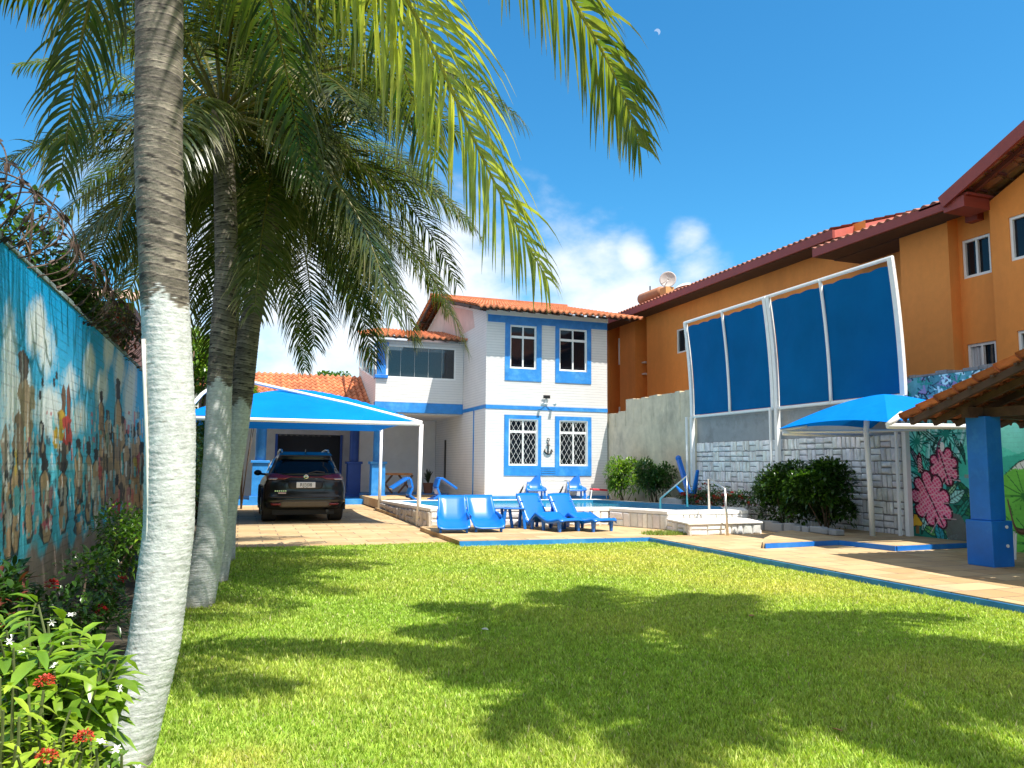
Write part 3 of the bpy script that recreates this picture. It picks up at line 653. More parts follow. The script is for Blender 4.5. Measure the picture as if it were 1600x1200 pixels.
def house():
    t = thing('house', 'two storey white house with blue trim and clay tile roofs behind the pool', 'house', (HX0, HY, .36))
    lw = [(.88, 2.0, 1.19, 2.86), (2.85, 3.99, 1.19, 2.86)]          # openings relative to z .36
    up = [(.9, 1.93, 4.7, 6.3), (2.84, 3.97, 4.7, 6.3)]
    m = MB(); wall_holes(m, (HX0, HY, .36), (1, 0, 0), (0, 0, 1), (0, -1, 0), HX1-HX0, 6.72, lw+up, .16)
    # west wall with gable, rear and east sides
    m.add([(HX0, HY, .2), (HX0, 39, .2), (HX0, 39, 7.1), (HX0, 32.6, 8.72), (HX0, HY, 7.08)], [(4, 3, 2, 1, 0)])
    m.add([(HX1, HY, .2), (HX1, 39, .2), (HX1, 39, 7.1), (HX1, 32.6, 8.72), (HX1, HY, 7.08)], [(0, 1, 2, 3, 4)])
    m.add([(HX0, 39, .2), (HX1, 39, .2), (HX1, 39, 7.1), (HX0, 39, 7.1)], [(0, 1, 2, 3)])
    m.build('wall', SIDING, t)
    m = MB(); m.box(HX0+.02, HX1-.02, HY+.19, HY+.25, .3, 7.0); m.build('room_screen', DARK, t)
    # pink plastered gable field
    m = MB(); m.add([(HX0-.004, 27.6, 6.75), (HX0-.004, 38, 6.75), (HX0-.004, 38, 7.2), (HX0-.004, 32.6, 8.6), (HX0-.004, 27.9, 7.44)], [(4, 3, 2, 1, 0)]); m.build('gable_plaster', M('pinkish_plaster', (.62, .46, .42), .8, .1, 2, .1, 30), t)
    # blue trim: band, upper frieze, window surrounds
    m = MB(); m.box(HX0-.015, HX1, HY-.018, HY-.001, 3.57, 3.71); m.box(HX0-.018, HX0-.001, HY-.018, 29.08, 3.58, 3.71); m.box(HX0-.03, HX0-.002, 27.5, 27.56, .4, 3.58); m.build('trim_band', BLUE, t)
    m = MB(); m.box(HX0+.05, HX1, HY-.02, HY-.001, 6.72, 6.98); m.build('frieze', BLUE, t)
    m = MB(); m.box(HX0-.02, HX1+.02, HY-.06, HY-.02, 6.985, 7.16); m.build('soffit', WHITE, t)
    def surround(x0, x1, z0, z1, hole):
        b = MB(); W, H = x1-x0, z1-z0; wall_holes(b, (x0, HY-.024, z0), (1, 0, 0), (0, 0, 1), (0, -1, 0), W, H, [hole], .022)
        b.box(x0, x1, HY-.0239, HY-.001, z0-.001, z0) if False else None
        for (a0, a1, c0, c1) in ((x0, x0+.001, z0, z1), (x1-.001, x1, z0, z1), (x0, x1, z0, z0+.001)): b.box(a0, a1, HY-.0235, HY-.001, c0, c1)
        b.build('window_surround', BLUE, t)
    for (x0, x1), h in (((8.86, 10.28), lw[0]), ((10.83, 12.29), lw[1])):
        surround(x0, x1, 1.19, 3.37, (HX0+h[0]-x0, HX0+h[1]-x0, h[2]+.36-1.19, h[3]+.36-1.19))
        slat_window(t, (HX0+h[0], HY, h[2]+.36), (1, 0, 0), (0, -1, 0), h[1]-h[0], h[3]-h[2], .27, True)
    for (x0, x1), h in (((8.86, 10.28), up[0]), ((10.83, 12.29), up[1])):
        surround(x0, x1, 4.61, 6.718, (HX0+h[0]-x0, HX0+h[1]-x0, h[2]+.36-4.61, h[3]+.36-4.61))
        slat_window(t, (HX0+h[0], HY, h[2]+.36), (1, 0, 0), (0, -1, 0), h[1]-h[0], h[3]-h[2], .27)
    b = MB()
    for k in range(4): b.box(10.285, 10.825, HY-.03, HY-.002, 1.2+k*.082, 1.262+k*.082)
    b.build('blue_slats', BLUE, t)
    # main gable roof
    m = MB(); s = math.hypot(7.3, 1.83)
    tile_roof(m, (7.6, 25.35, 7.12), (1, 0, 0), (0, 7.3, 1.83), 6.5, s, seed=2)
    tile_roof(m, (7.6, 39.9, 7.12), (1, 0, 0), (0, -7.3, 1.83), 6.5, s, seed=3)
    r = m.build('roof', TILE, t, smooth=False)
    m = MB(); m.bar((7.56, 32.6, 9.0), (14.1, 32.6, 9.0), .22, .12); m.cur = (.5, .17, .07); m.build('ridge', M('ridge_tile', (.42, .14, .06), .8, .2, 6), r)
    m = MB()
    for sg in (1, -1):
        for x in (7.72, 8.0): m.bar((x, 32.6-sg*7.2, 7.03), (x, 32.6, 8.86), .08, .1)
    for y, z in ((26.6, 7.3), (29, 7.9), (31, 8.4), (32.6, 8.8), (35, 8.2), (37.5, 7.6)): m.bar((7.62, y, z), (8.14, y, z), .07, .08)
    for k in range(12): m.bar((8.3+k*.48, 25.42, 7.03), (8.3+k*.48, 26.1, 7.2), .06, .08)
    split_bars(m, 'rafter', WOOD, r)
    # glazed terrace on the upper floor
    TY = 29.09
    m = MB(); wall_holes(m, (4.7, TY, 3.925), (1, 0, 0), (0, 0, 1), (0, -1, 0), 8.14-4.7, 2.4, [(.4, 3.13, .93, 2.2), (.02, .38, .93, 2.2)], .12)
    m.add([(4.7, TY, 3.54), (4.7, 33.6, 3.54), (4.7, 33.6, 5.75), (4.7, TY, 4.83)], [(0, 1, 2, 3)])
    m.build('terrace_wall', SIDING, t)
    m = MB(); m.box(4.69, 8.14, TY-.012, TY+.3, 3.54, 3.92); m.build('terrace_band', BLUE, t)
    m = MB(); m.box(4.7, 8.14, TY+.31, 33.6, 3.5, 3.6); m.box(4.8, 8.14, 33.5, 33.6, .3, 6.5); m.build('terrace_slab', PLAIN, t)
    m = MB(); m.box(5.35, 8.1, 31.6, 31.7, 3.7, 6.3); m.box(5.9, 6.5, 31.5, 31.58, 3.7, 5.4); m.build('terrace_partition', M('terrace_inner', (.6, .58, .57), .8), t)
    m = MB(); m.box(4.74, 5.07, TY-.05, TY+.28, 4.95, 6.05); m.box(4.66, 5.15, TY-.1, TY+.33, 4.82, 4.95); m.box(4.66, 5.15, TY-.1, TY+.33, 6.05, 6.2); m.build('corner_column', PILLARB, t, bevel=.01)
    fr = MB(); O = Vector((5.1, TY, 4.855))
    for (a, b_) in (((0, .03), (2.73, .03)), ((0, 1.24), (2.73, 1.24)), ((.03, .06), (.03, 1.2)), ((2.7, .06), (2.7, 1.2))): fr.bar(O+Vector((a[0], .03, a[1])), O+Vector((b_[0], .03, b_[1])), .06, .05, (0, -1, 0))
    for k in range(1, 5): fr.bar(O+Vector((2.73*k/5, .05, .06)), O+Vector((2.73*k/5, .05, 1.2)), .006, .012, (0, -1, 0))
    f = fr.build('terrace_window', WHITE, t); g_ = MB(); g_.poly([O+Vector(q) for q in ((.04, .07, .04), (2.69, .07, .04), (2.69, .07, 1.22), (.04, .07, 1.22))], (0, .008, 0)); g_.build('pane', CLEAR, f)
    fr = MB()
    for k in range(6):
        y = TY+.35+k*.8; zt = 6.15+(k*.8)*.13; fr.bar((4.68, y, 4.85+k*.8*.2), (4.68, y, zt), .05, .05)
    fr.bar((4.68, TY+.3, 4.85), (4.68, 33.5, 5.75), .06, .06); f = fr.build('side_glazing', WHITE, t)
    g_ = MB(); g_.add([(4.69, TY+.3, 4.85), (4.69, 33.5, 5.75), (4.69, 33.5, 6.7), (4.69, TY+.3, 6.1)], [(0, 1, 2, 3)]); g_.build('pane', CLEAR, f)
    m = MB(); tile_roof(m, (3.9, 28.55, 6.42), (1, 0, 0), (0, 4.2, .95), 4.5, math.hypot(4.2, .95), seed=5, skew=lambda v: (v*.35, 4.5)); rf = m.build('terrace_roof', TILE, t)
    m = MB()
    for k in range(9): m.bar((4.4+k*.48, 28.6, 6.33), (4.4+k*.48, 32.5, 7.2), .06, .08)
    m.bar((4.0, 28.62, 6.36), (8.1, 28.62, 6.36), .06, .07); m.bar((4.2, 28.7, 6.35), (4.9, 32.6, 7.25), .06, .09); split_bars(m, 'rafter', WOOD, rf)
    # porch: floor, back wall, openings, columns, tile roof
    m = MB(); m.box(-.25, 4.66, 29.95, 34.2, .0, .21); m.box(4.66, 8.12, 31.05, 34.2, 0, .37); m.build('porch_floor', BLUE, t)
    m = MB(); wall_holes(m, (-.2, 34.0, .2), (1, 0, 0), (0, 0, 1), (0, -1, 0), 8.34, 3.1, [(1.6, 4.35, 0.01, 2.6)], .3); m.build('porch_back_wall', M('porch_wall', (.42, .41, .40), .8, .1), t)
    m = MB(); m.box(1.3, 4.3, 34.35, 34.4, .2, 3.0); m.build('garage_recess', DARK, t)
    for a in (1.33, 4.03): m = MB(); m.box(a, a+.1, 33.97, 33.99, .2, 2.8); m.build('opening_trim', DBLUE, t)
    m = MB(); pts = []
    for k in range(24):
        a = 2*math.pi*k/24; ca, sa = math.cos(a), math.sin(a); sg = lambda v, e: math.copysign(abs(v)**e, v)
        pts.append((6.05+.38*sg(ca, .6), 33.93, 1.98+.62*sg(sa, .6)))
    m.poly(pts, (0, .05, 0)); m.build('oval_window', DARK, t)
    m = MB(); m.box(7.45, 8.1, 33.9, 33.96, .3, 2.5); m.build('porch_door', DBLUE, t)
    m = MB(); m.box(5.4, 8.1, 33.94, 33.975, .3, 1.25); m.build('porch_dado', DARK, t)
    def column(x, y, s, mt, zt=3.2):
        b = MB(); z0 = .2
        b.box(x-.34*s, x+.34*s, y-.34*s, y+.34*s, z0, z0+.16); b.box(x-.28*s, x+.28*s, y-.28*s, y+.28*s, z0+.16, 1.56); b.box(x-.34*s, x+.34*s, y-.34*s, y+.34*s, 1.56, 1.66)
        b.tube([(x, y, 1.66), (x, y, zt)], .2*s, 20); return b.build('porch_column', mt, t, bevel=.012)
    column(.68, 30.3, 1, BLUE); column(5.06, 30.3, .95, BLUE); column(4.45, 32.6, .95, DBLUE)
    m = MB(); m.box(-.5, 4.6, 29.7, 30.0, 3.2, 3.42); m.build('porch_beam', PLAIN, t)
    m = MB(); tile_roof(m, (-.6, 29.3, 3.45), (1, 0, 0), (0, 3.9, 1.85), 5.28, math.hypot(3.9, 1.85), seed=7); m.build('porch_roof', TILE, t)
    m = MB(); tile_roof(m, (-.6, 37.1, 3.45), (1, 0, 0), (0, -3.9, 1.85), 5.28, math.hypot(3.9, 1.85), seed=8); m.build('porch_roof', TILE, t)
    m = MB(); m.box(-.2, 4.66, 34.4, 37, .2, 3.4); m.build('rear_wing_wall', PLAIN, t)
    # wall lamp cluster over the band, side shutter
    m = MB(); m.box(HX0-.05, HX0-.003, 31.6, 31.75, 1.0, 2.6); m.build('side_bracket', BLACK, t)
house()
def facade_fixtures():
    t = thing('flood_light', 'small black flood light with two white spots above the blue band', 'lamp', (10.5, HY, 3.9))
    m = MB(); m.box(10.33, 10.58, HY-.14, HY-.06, 4.0, 4.12); m.build('lamp_body', BLACK, t, bevel=.008)
    m = MB(); m.box(10.42, 10.5, HY-.05, HY-.003, 3.78, 4.0); m.build('junction_box', WHITE, t)
    for x in (10.25, 10.72):
        m = MB(); m.tube([(10.46, HY-.05, 3.82), (x, HY-.14, 3.8)], .012, 6); m.tube([(x, HY-.12, 3.83), (x, HY-.24, 3.77)], [.04, .06], 10); m.build('spot', WHITE, t)
    t = thing('anchor_ornament', 'small black anchor fixed to the white wall between the lower windows', 'anchor', (10.55, HY-.03, 1.9))
    m = MB(); y = HY-.035; m.tube([(10.55, y, 1.98), (10.55, y, 2.46)], .022, 8); m.tube([(10.48, y, 2.3), (10.62, y, 2.3)], .018, 8)
    m.tube([(10.55+.15*math.cos(a), y, 2.13+.15*math.sin(a)) for a in np.linspace(math.pi*1.08, math.pi*1.92, 11)], [.01]+[.026]*9+[.01], 8)
    m.tube([(10.55+.05*math.cos(a), y, 2.5+.05*math.sin(a)) for a in np.linspace(0, 6.283, 13)], .012, 6)
    for s in (-1, 1): m.tube([(10.55+s*.19, y, 2.04), (10.55+s*.12, y, 2.14)], [.004, .03], 6)
    m.build('anchor_shape', BLACK, t, smooth=True)
facade_fixtures()

# ------------------------------------------------------------------ pool
def pool():
    t = thing('swimming_pool', 'raised pool with whitewashed stone sides and a stone entry step', 'pool', (8, 20, .1))
    inner = [(4.75, 18.3), (8.9, 17.75), (9.85, 16.2), (11.2, 16.2), (11.9, 17.4), (11.9, 25.1), (4.85, 25.1)]
    outer = [(4.25, 17.85), (8.6, 17.25), (9.3, 15.68), (11.45, 15.6), (12.25, 16.9), (12.25, 25.65), (4.42, 25.65)]
    zc = .53
    m = MB(); n = len(outer)
    top = lambda y: float(np.interp(y, [17.9, 23.0], [zc, .37]))
    V = [(x, y, top(y)-.07) for x, y in outer]+[(x, y, top(y)) for x, y in outer]+[(x, y, top(y)) for x, y in inner]+[(x, y, -.0) for x, y in inner]
    m.add(V, [(l*n+i, l*n+(i+1) % n, (l+1)*n+(i+1) % n, (l+1)*n+i) for l in (0, 1) for i in range(n)])
    m.build('coping', M('pool_coping', (.74, .71, .66), .7, .12, 5, .3, 30), t)
    m = MB(); m.add([(x, y, top(y)-.002) for x, y in inner]+[(x, y, .1) for x, y in inner], [(i, (i+1) % n, n+(i+1) % n, n+i) for i in range(n)]); m.build('pool_lining', M('pool_tile', (.03, .2, .36), .25, .2, 20), t)
    mw, tt, b = base_mat('pool_water'); b.inputs['Base Color'].default_value = (.02, .24, .36, 1); b.inputs['Roughness'].default_value = .05; add_bump(tt, b, noise(tt, 3.5, 4, .6), .25, .05)
    m = MB(); m.poly([(x, y, .1) for x, y in inner], (0, 0, .2)); m.build('water', mw, t)
    rr = random.Random(11); st = MB(); bk = MB()
    def face(a, b, z0, z1, cell=.42, tint=(.72, .70, .67), depth=.035, gap=.02):
        a, b = Vector((*a, 0)), Vector((*b, 0)); d = b-a; l = d.length; d.normalize(); nv = Vector((d.y, -d.x, 0))
        hh = lambda u: (top((a+d*u).y)-.07)/(zc-.07) if z1 > .4 else 1.
        basket_stones(st, lambda u, v, e: tuple(a+d*u+nv*(e-.028)+Vector((0, 0, v*hh(u)))), 0, l, z0, z1, cell, gap, depth, rr, tint)
        bk.poly([a-nv*.06+Vector((0, 0, z0)), b-nv*.06+Vector((0, 0, z0)), b-nv*.06+Vector((0, 0, z1*hh(l))), a-nv*.06+Vector((0, 0, z1*hh(0)))], nv*.04)
    for i in (0, 1, 2, 3, 4): face(outer[i], outer[i+1], .1, zc-.07)
    face(outer[6], outer[0], .0, zc-.07, .4, (.52, .47, .42), .06, .03)  # left side: shade put into the stone colour as a darker tint
    step = [(9.0, 14.3), (10.85, 14.33), (11.3, 15.55), (9.25, 15.62)]
    face(step[3], step[0], .1, .33, .3); face(step[0], step[1], .1, .33, .45, (.78, .76, .73)); face(step[1], step[2], .1, .33, .3)
    st.build('stone_facing', WSTONE, t); bk.build('stone_backing', WMORT, t)
    m = MB(); m.poly([(x, y, .331) for x, y in ((8.97, 14.27), (10.88, 14.3), (11.33, 15.57), (9.25, 15.64))], (0, 0, .04)); m.build('step_top', M('pool_coping', (.7, .68, .64)), t, bevel=.012)
    # handrails
    def rail(label, pts):
        h = thing('pool_handrail', label, 'handrail', pts[0], group='pool handrails'); b = MB(); b.tube(pts, .026, 10); b.build('rail_tube', ALU, h, smooth=True); return h
    rail('steel handrail sloping down into the raised pool, left of the pair', [(10.6, 16.9, .56), (10.6, 16.9, 1.32), (10.3, 17.7, .74), (10.3, 17.7, .45)])
    rail('steel handrail beside the white pool step, reaching the deck', [(10.45, 15.72, .56), (10.45, 15.72, 1.3), (9.86, 14.22, 1.08), (9.86, 14.16, .11)])
    h = thing('pool_ladder', 'thin steel pool ladder rail in front of the house wall', 'ladder', (10.9, 25.4, .5)); b = MB()
    b.tube([(11.0, 25.4, .5), (11.0, 25.4, 1.03), (10.1, 25.4, 1.05)], .022, 8); b.tube([(11.1, 25.4, .5), (11.1, 25.4, 1.04), (10.9, 25.4, 1.04)], .022, 8); b.build('ladder_tube', ALU, h)
pool()

# ------------------------------------------------------------------ loungers and small furniture (built in their own frame: foot towards +x)
def shell(mb, prof, w, th, edge=0., ny=7):
    """moulded sheet: prof [(x,z)], width w (list), raised sides edge (list)"""
    top = []
    for i, (x, z) in enumerate(prof):
        wi = w[i] if isinstance(w, list) else w; ei = edge[i] if isinstance(edge, list) else edge
        row = []
        for j in range(ny):
            s = -1+2*j/(ny-1); row.append(Vector((x, s*wi/2, z+ei*max(0, (abs(s)-.55)/.45)**1.3)))
        top.append(row)
    bot = [[p-Vector((0, 0, th)) for p in r] for r in top]; o = len(mb.v); n, m = len(top), ny
    mb.grid(top); o2 = len(mb.v); mb.grid([r[::-1] for r in bot])
    T = lambda i, j: o+i*m+j; B = lambda i, j: o2+i*m+(m-1-j)
    for i in range(n-1): mb.f += [(T(i, 0), T(i+1, 0), B(i+1, 0), B(i, 0)), (T(i, m-1), B(i, m-1), B(i+1, m-1), T(i+1, m-1))]
    for j in range(m-1): mb.f += [(T(0, j), B(0, j), B(0, j+1), T(0, j+1)), (T(n-1, j), T(n-1, j+1), B(n-1, j+1), B(n-1, j))]
def smooth_prof(pts, k=4):
    P = [np.array(p, float) for p in pts]; out_ = []
    for i in range(len(P)-1):
        p0, p1, p2, p3 = P[max(i-1, 0)], P[i], P[i+1], P[min(i+2, len(P)-1)]
        for s in range(k):
            t = s/k; out_.append(tuple(.5*((2*p1)+(-p0+p2)*t+(2*p0-5*p1+4*p2-p3)*t*t+(-p0+3*p1-3*p2+p3)*t**3)))
    return out_+[tuple(P[-1])]
def lounger_tub(label):
    t = thing('sun_lounger', label, 'sun lounger', (0, 0, 0), 0, 'blue plastic sun loungers')
    pr_ = smooth_prof([(-.78, .76), (-.66, .70), (-.56, .56), (-.34, .3), (-.2, .22), (0, .2), (.2, .17), (.46, .13), (.53, .10)], 3); n = len(pr_)
    wd = list(np.interp(np.linspace(0, 1, n), [0, .08, .3, .5, .75, .95, 1], [.6, .64, .62, .68, .72, .7, .6])); ed = list(np.interp(np.linspace(0, 1, n), [0, .1, .35, .55, .8, 1], [.0, .04, .13, .2, .1, .02]))
    m = MB(); shell(m, pr_, wd, .025, ed, 13); m.build('seat_shell', PLASTIC, t, smooth=True, local=True)
    for s in (-1, 1):
        m = MB(); m.bar((-.6, s*.25, .55), (-.66, s*.26, 0), .05, .07); m.build('leg', PLASTIC, t, local=True, bevel=.008)
        m = MB(); m.bar((.4, s*.28, .13), (.43, s*.28, 0), .05, .07); m.build('leg', PLASTIC, t, local=True, bevel=.008)
        m = MB(); m.bar((-.6, s*.31, .42), (.2, s*.34, .32), .03, .06); m.build('side_rail', PLASTIC, t, local=True, bevel=.008)
    return t
def lounger_flat(label):
    t = thing('sun_lounger', label, 'sun lounger', (0, 0, 0), 0, 'blue plastic sun loungers')
    pr_ = smooth_prof([(-.82, .80), (-.56, .42), (-.40, .19), (-.32, .2), (-.1, .38), (.0, .37), (.28, .26), (.5, .26), (.74, .30), (.81, .26)], 4); n = len(pr_)
    m = MB(); shell(m, pr_, .66, .03, -.02, 9); m.build('seat_shell', PLASTIC, t, smooth=True, local=True)
    m = MB()
    for s in (-1, 1): m.grid([[(x, s*.325, z-.004), (x, s*.325, z-.085)] for x, z in pr_])
    m.build('side_skirt', PLASTIC, t, smooth=True, local=True, solid=.02)
    for x, zt in ((-.27, .22), (.14, .29), (.7, .25)):
        for s in (-1, 1):
            m = MB(); m.tube([(x, s*.27, zt), (x, s*.27, 0)], [.055, .035], 8); m.build('leg', PLASTIC, t, local=True)
    for s in (-1, 1): m = MB(); m.bar((-.7, s*.26, .62), (-.78, s*.26, 0), .04, .07); m.build('back_strut', PLASTIC, t, local=True)
    return t
tub = lounger_tub('blue bucket seat sun lounger left of its twin, nearest the white pool corner'); tub.location = (4.42, 16.45, .11); tub.rotation_euler = (0, 0, R_(-102))
copy_thing(tub, (5.16, 16.5, .11), R_(-95), 'blue bucket seat sun lounger on its right side, next to the small blue stools')
fl = lounger_flat('blue zigzag sun lounger standing just right of the small blue stools'); fl.location = (6.68, 16.45, .11); fl.rotation_euler = (0, 0, R_(-73))
copy_thing(fl, (7.42, 16.3, .11), R_(-73), 'blue zigzag sun lounger, rightmost in the row before the pool wall')
def patio_lounger(label):
    t = thing('patio_chair', label, 'chair', (0, 0, 0), 0, 'blue loungers against the house wall')
    pr_ = smooth_prof([(-.3, .98), (-.26, .8), (-.2, .56), (-.1, .4), (.1, .36), (.34, .37), (.38, .34)], 4); n = len(pr_)
    m = MB(); shell(m, pr_, list(np.interp(np.linspace(0, 1, n), [0, .5, .75, 1], [.42, .54, .7, .76])), .03, list(np.interp(np.linspace(0, 1, n), [0, .4, .6, 1], [.0, .1, .12, .03])), 11); m.build('seat_shell', PLASTIC, t, smooth=True, local=True)
    for s in (-1, 1):
        m = MB(); m.bar((.3, s*.31, .34), (.34, s*.32, 0), .08, .08); m.build('leg', PLASTIC, t, local=True, bevel=.01)
        m = MB(); m.bar((-.1, s*.26, .4), (-.2, s*.28, 0), .07, .07); m.build('leg', PLASTIC, t, local=True, bevel=.01)
    m = MB(); m.bar((-.28, -.24, .8), (-.05, -.62, .03), .05, .05); m.build('back_strut', BLACK, t, local=True)
    return t
pc = patio_lounger('blue chair at the house wall, under the left lower window'); pc.location = (9.95, 25.85, .34); pc.rotation_euler = (0, 0, R_(-104))
copy_thing(pc, (11.5, 25.85, .34), R_(-104), 'blue chair at the house wall, under the right lower window')
def tipped(label, x, y, mir):
    t = thing('tipped_lounger', label, 'sun lounger', (x, y, .34), 0, 'tipped blue loungers on the porch edge')
    P = [(.0, 0), (.22, .16), (.12, .42), (.2, .72), (.28, .75), (.84, .38)]
    m = MB()
    o = [Vector((mir*a, 0, b)) for a, b in P]
    for a, b in zip(o, o[1:]): m.bar(a, b, .56, .085, (0, 0, 1)) if abs((b-a).normalized().z) < .9 else m.bar(a, b, .085, .56, (0, 1, 0))
    m.build('seat_shell', PLASTIC, t, local=True, bevel=.02)
    m = MB(); m.bar((mir*.26, .2, .1), (mir*-.12, .2, 0), .06, .06); m.bar((mir*.26, -.2, .1), (mir*-.12, -.2, 0), .06, .06); m.build('leg', DBLUE, t, local=True)
    return t
tipped('blue lounger tipped over with its back slanting down to the left', 5.75, 26.6, -1); tipped('blue lounger tipped over with its back slanting down to the right', 6.38, 26.6, 1)
def stool(label, x, y, z, s, mat):
    t = thing('plastic_stool', label, 'stool', (x, y, z), R_(-20), 'small blue stools by the pool wall')
    m = MB(); m.box(-.24*s, .24*s, -.24*s, .24*s, .42*s, .45*s); m.build('seat', mat, t, local=True, bevel=.015)
    for a in (-1, 1):
        for b in (-1, 1):
            m = MB(); m.bar((a*.19*s, b*.19*s, .42*s), (a*.24*s, b*.24*s, 0), .06*s, .05*s); m.build('leg', mat, t, local=True, bevel=.006)
    return t
st0 = stool('small square blue plastic stool, front one between the loungers', 6.02, 16.95, .11, 1.05, PLASTIC)
copy_thing(st0, (5.72, 17.25, .11), R_(8), 'small square blue plastic stool, half hidden at the rear left')
def red_table():
    t = thing('folding_stool', 'small red topped stool with white legs at the right house corner', 'stool', (12.25, 25.5, .36))
    m = MB(); m.bar((12.0, 25.5, .72), (12.6, 25.5, .69), .3, .07); m.build('seat', M('red_cloth', (.6, .03, .06), .6), t, bevel=.02)
    for x in (11.98, 12.62):
        m = MB(); m.tube([(x, 25.4, .7), (x+(.1 if x > 12.3 else -.1), 25.3, .37)], .016, 6); m.tube([(x, 25.6, .7), (x+(.1 if x > 12.3 else -.1), 25.7, .37)], .016, 6); m.tube([(x, 25.4, .66), (x, 25.6, .66)], .016, 6); m.build('leg', WHITE, t)
red_table()
def porch_table():
    t = thing('porch_table', 'rustic table with an orange wooden top in the dark porch', 'table', (5.9, 31.6, .37))
    m = MB(); m.box(5.4, 6.65, 31.2, 32.0, 1.12, 1.2); m.build('tabletop', M('orange_wood', (.5, .2, .06), .5, .2, 6), t, bevel=.01)
    for x in (5.6, 6.45):
        for s in (-1, 1): m = MB(); m.bar((x-s*.3, 31.6+s*.05, .37), (x+s*.3, 31.6+s*.05, 1.12), .07, .07); m.build('leg', M('reddish_wood', (.16, .06, .03), .6, .2, 8), t)
    t = thing('potted_plant', 'dark potted plant in the porch beside the blue door', 'plant', (7.4, 31.6, .37))
    m = MB(); m.tube([(7.4, 31.6, .37), (7.4, 31.6, .8)], [.16, .22], 14); m.build('pot', M('clay_pot', (.2, .08, .05), .8), t)
    m = MB(); m.cur = (.02, .035, .015)
    for k in range(26):
        a = k*2.4; r = rnd.uniform(.05, .25); h = rnd.uniform(.2, .6); m.tube([(7.4, 31.6, .78), (7.4+r*.5*math.cos(a), 31.6+r*.5*math.sin(a), .8+h*.7), (7.4+r*math.cos(a), 31.6+r*math.sin(a), .8+h)], [.02, .03, .004], 4)
    m.build('foliage', LEAF, t, col=True)
porch_table()

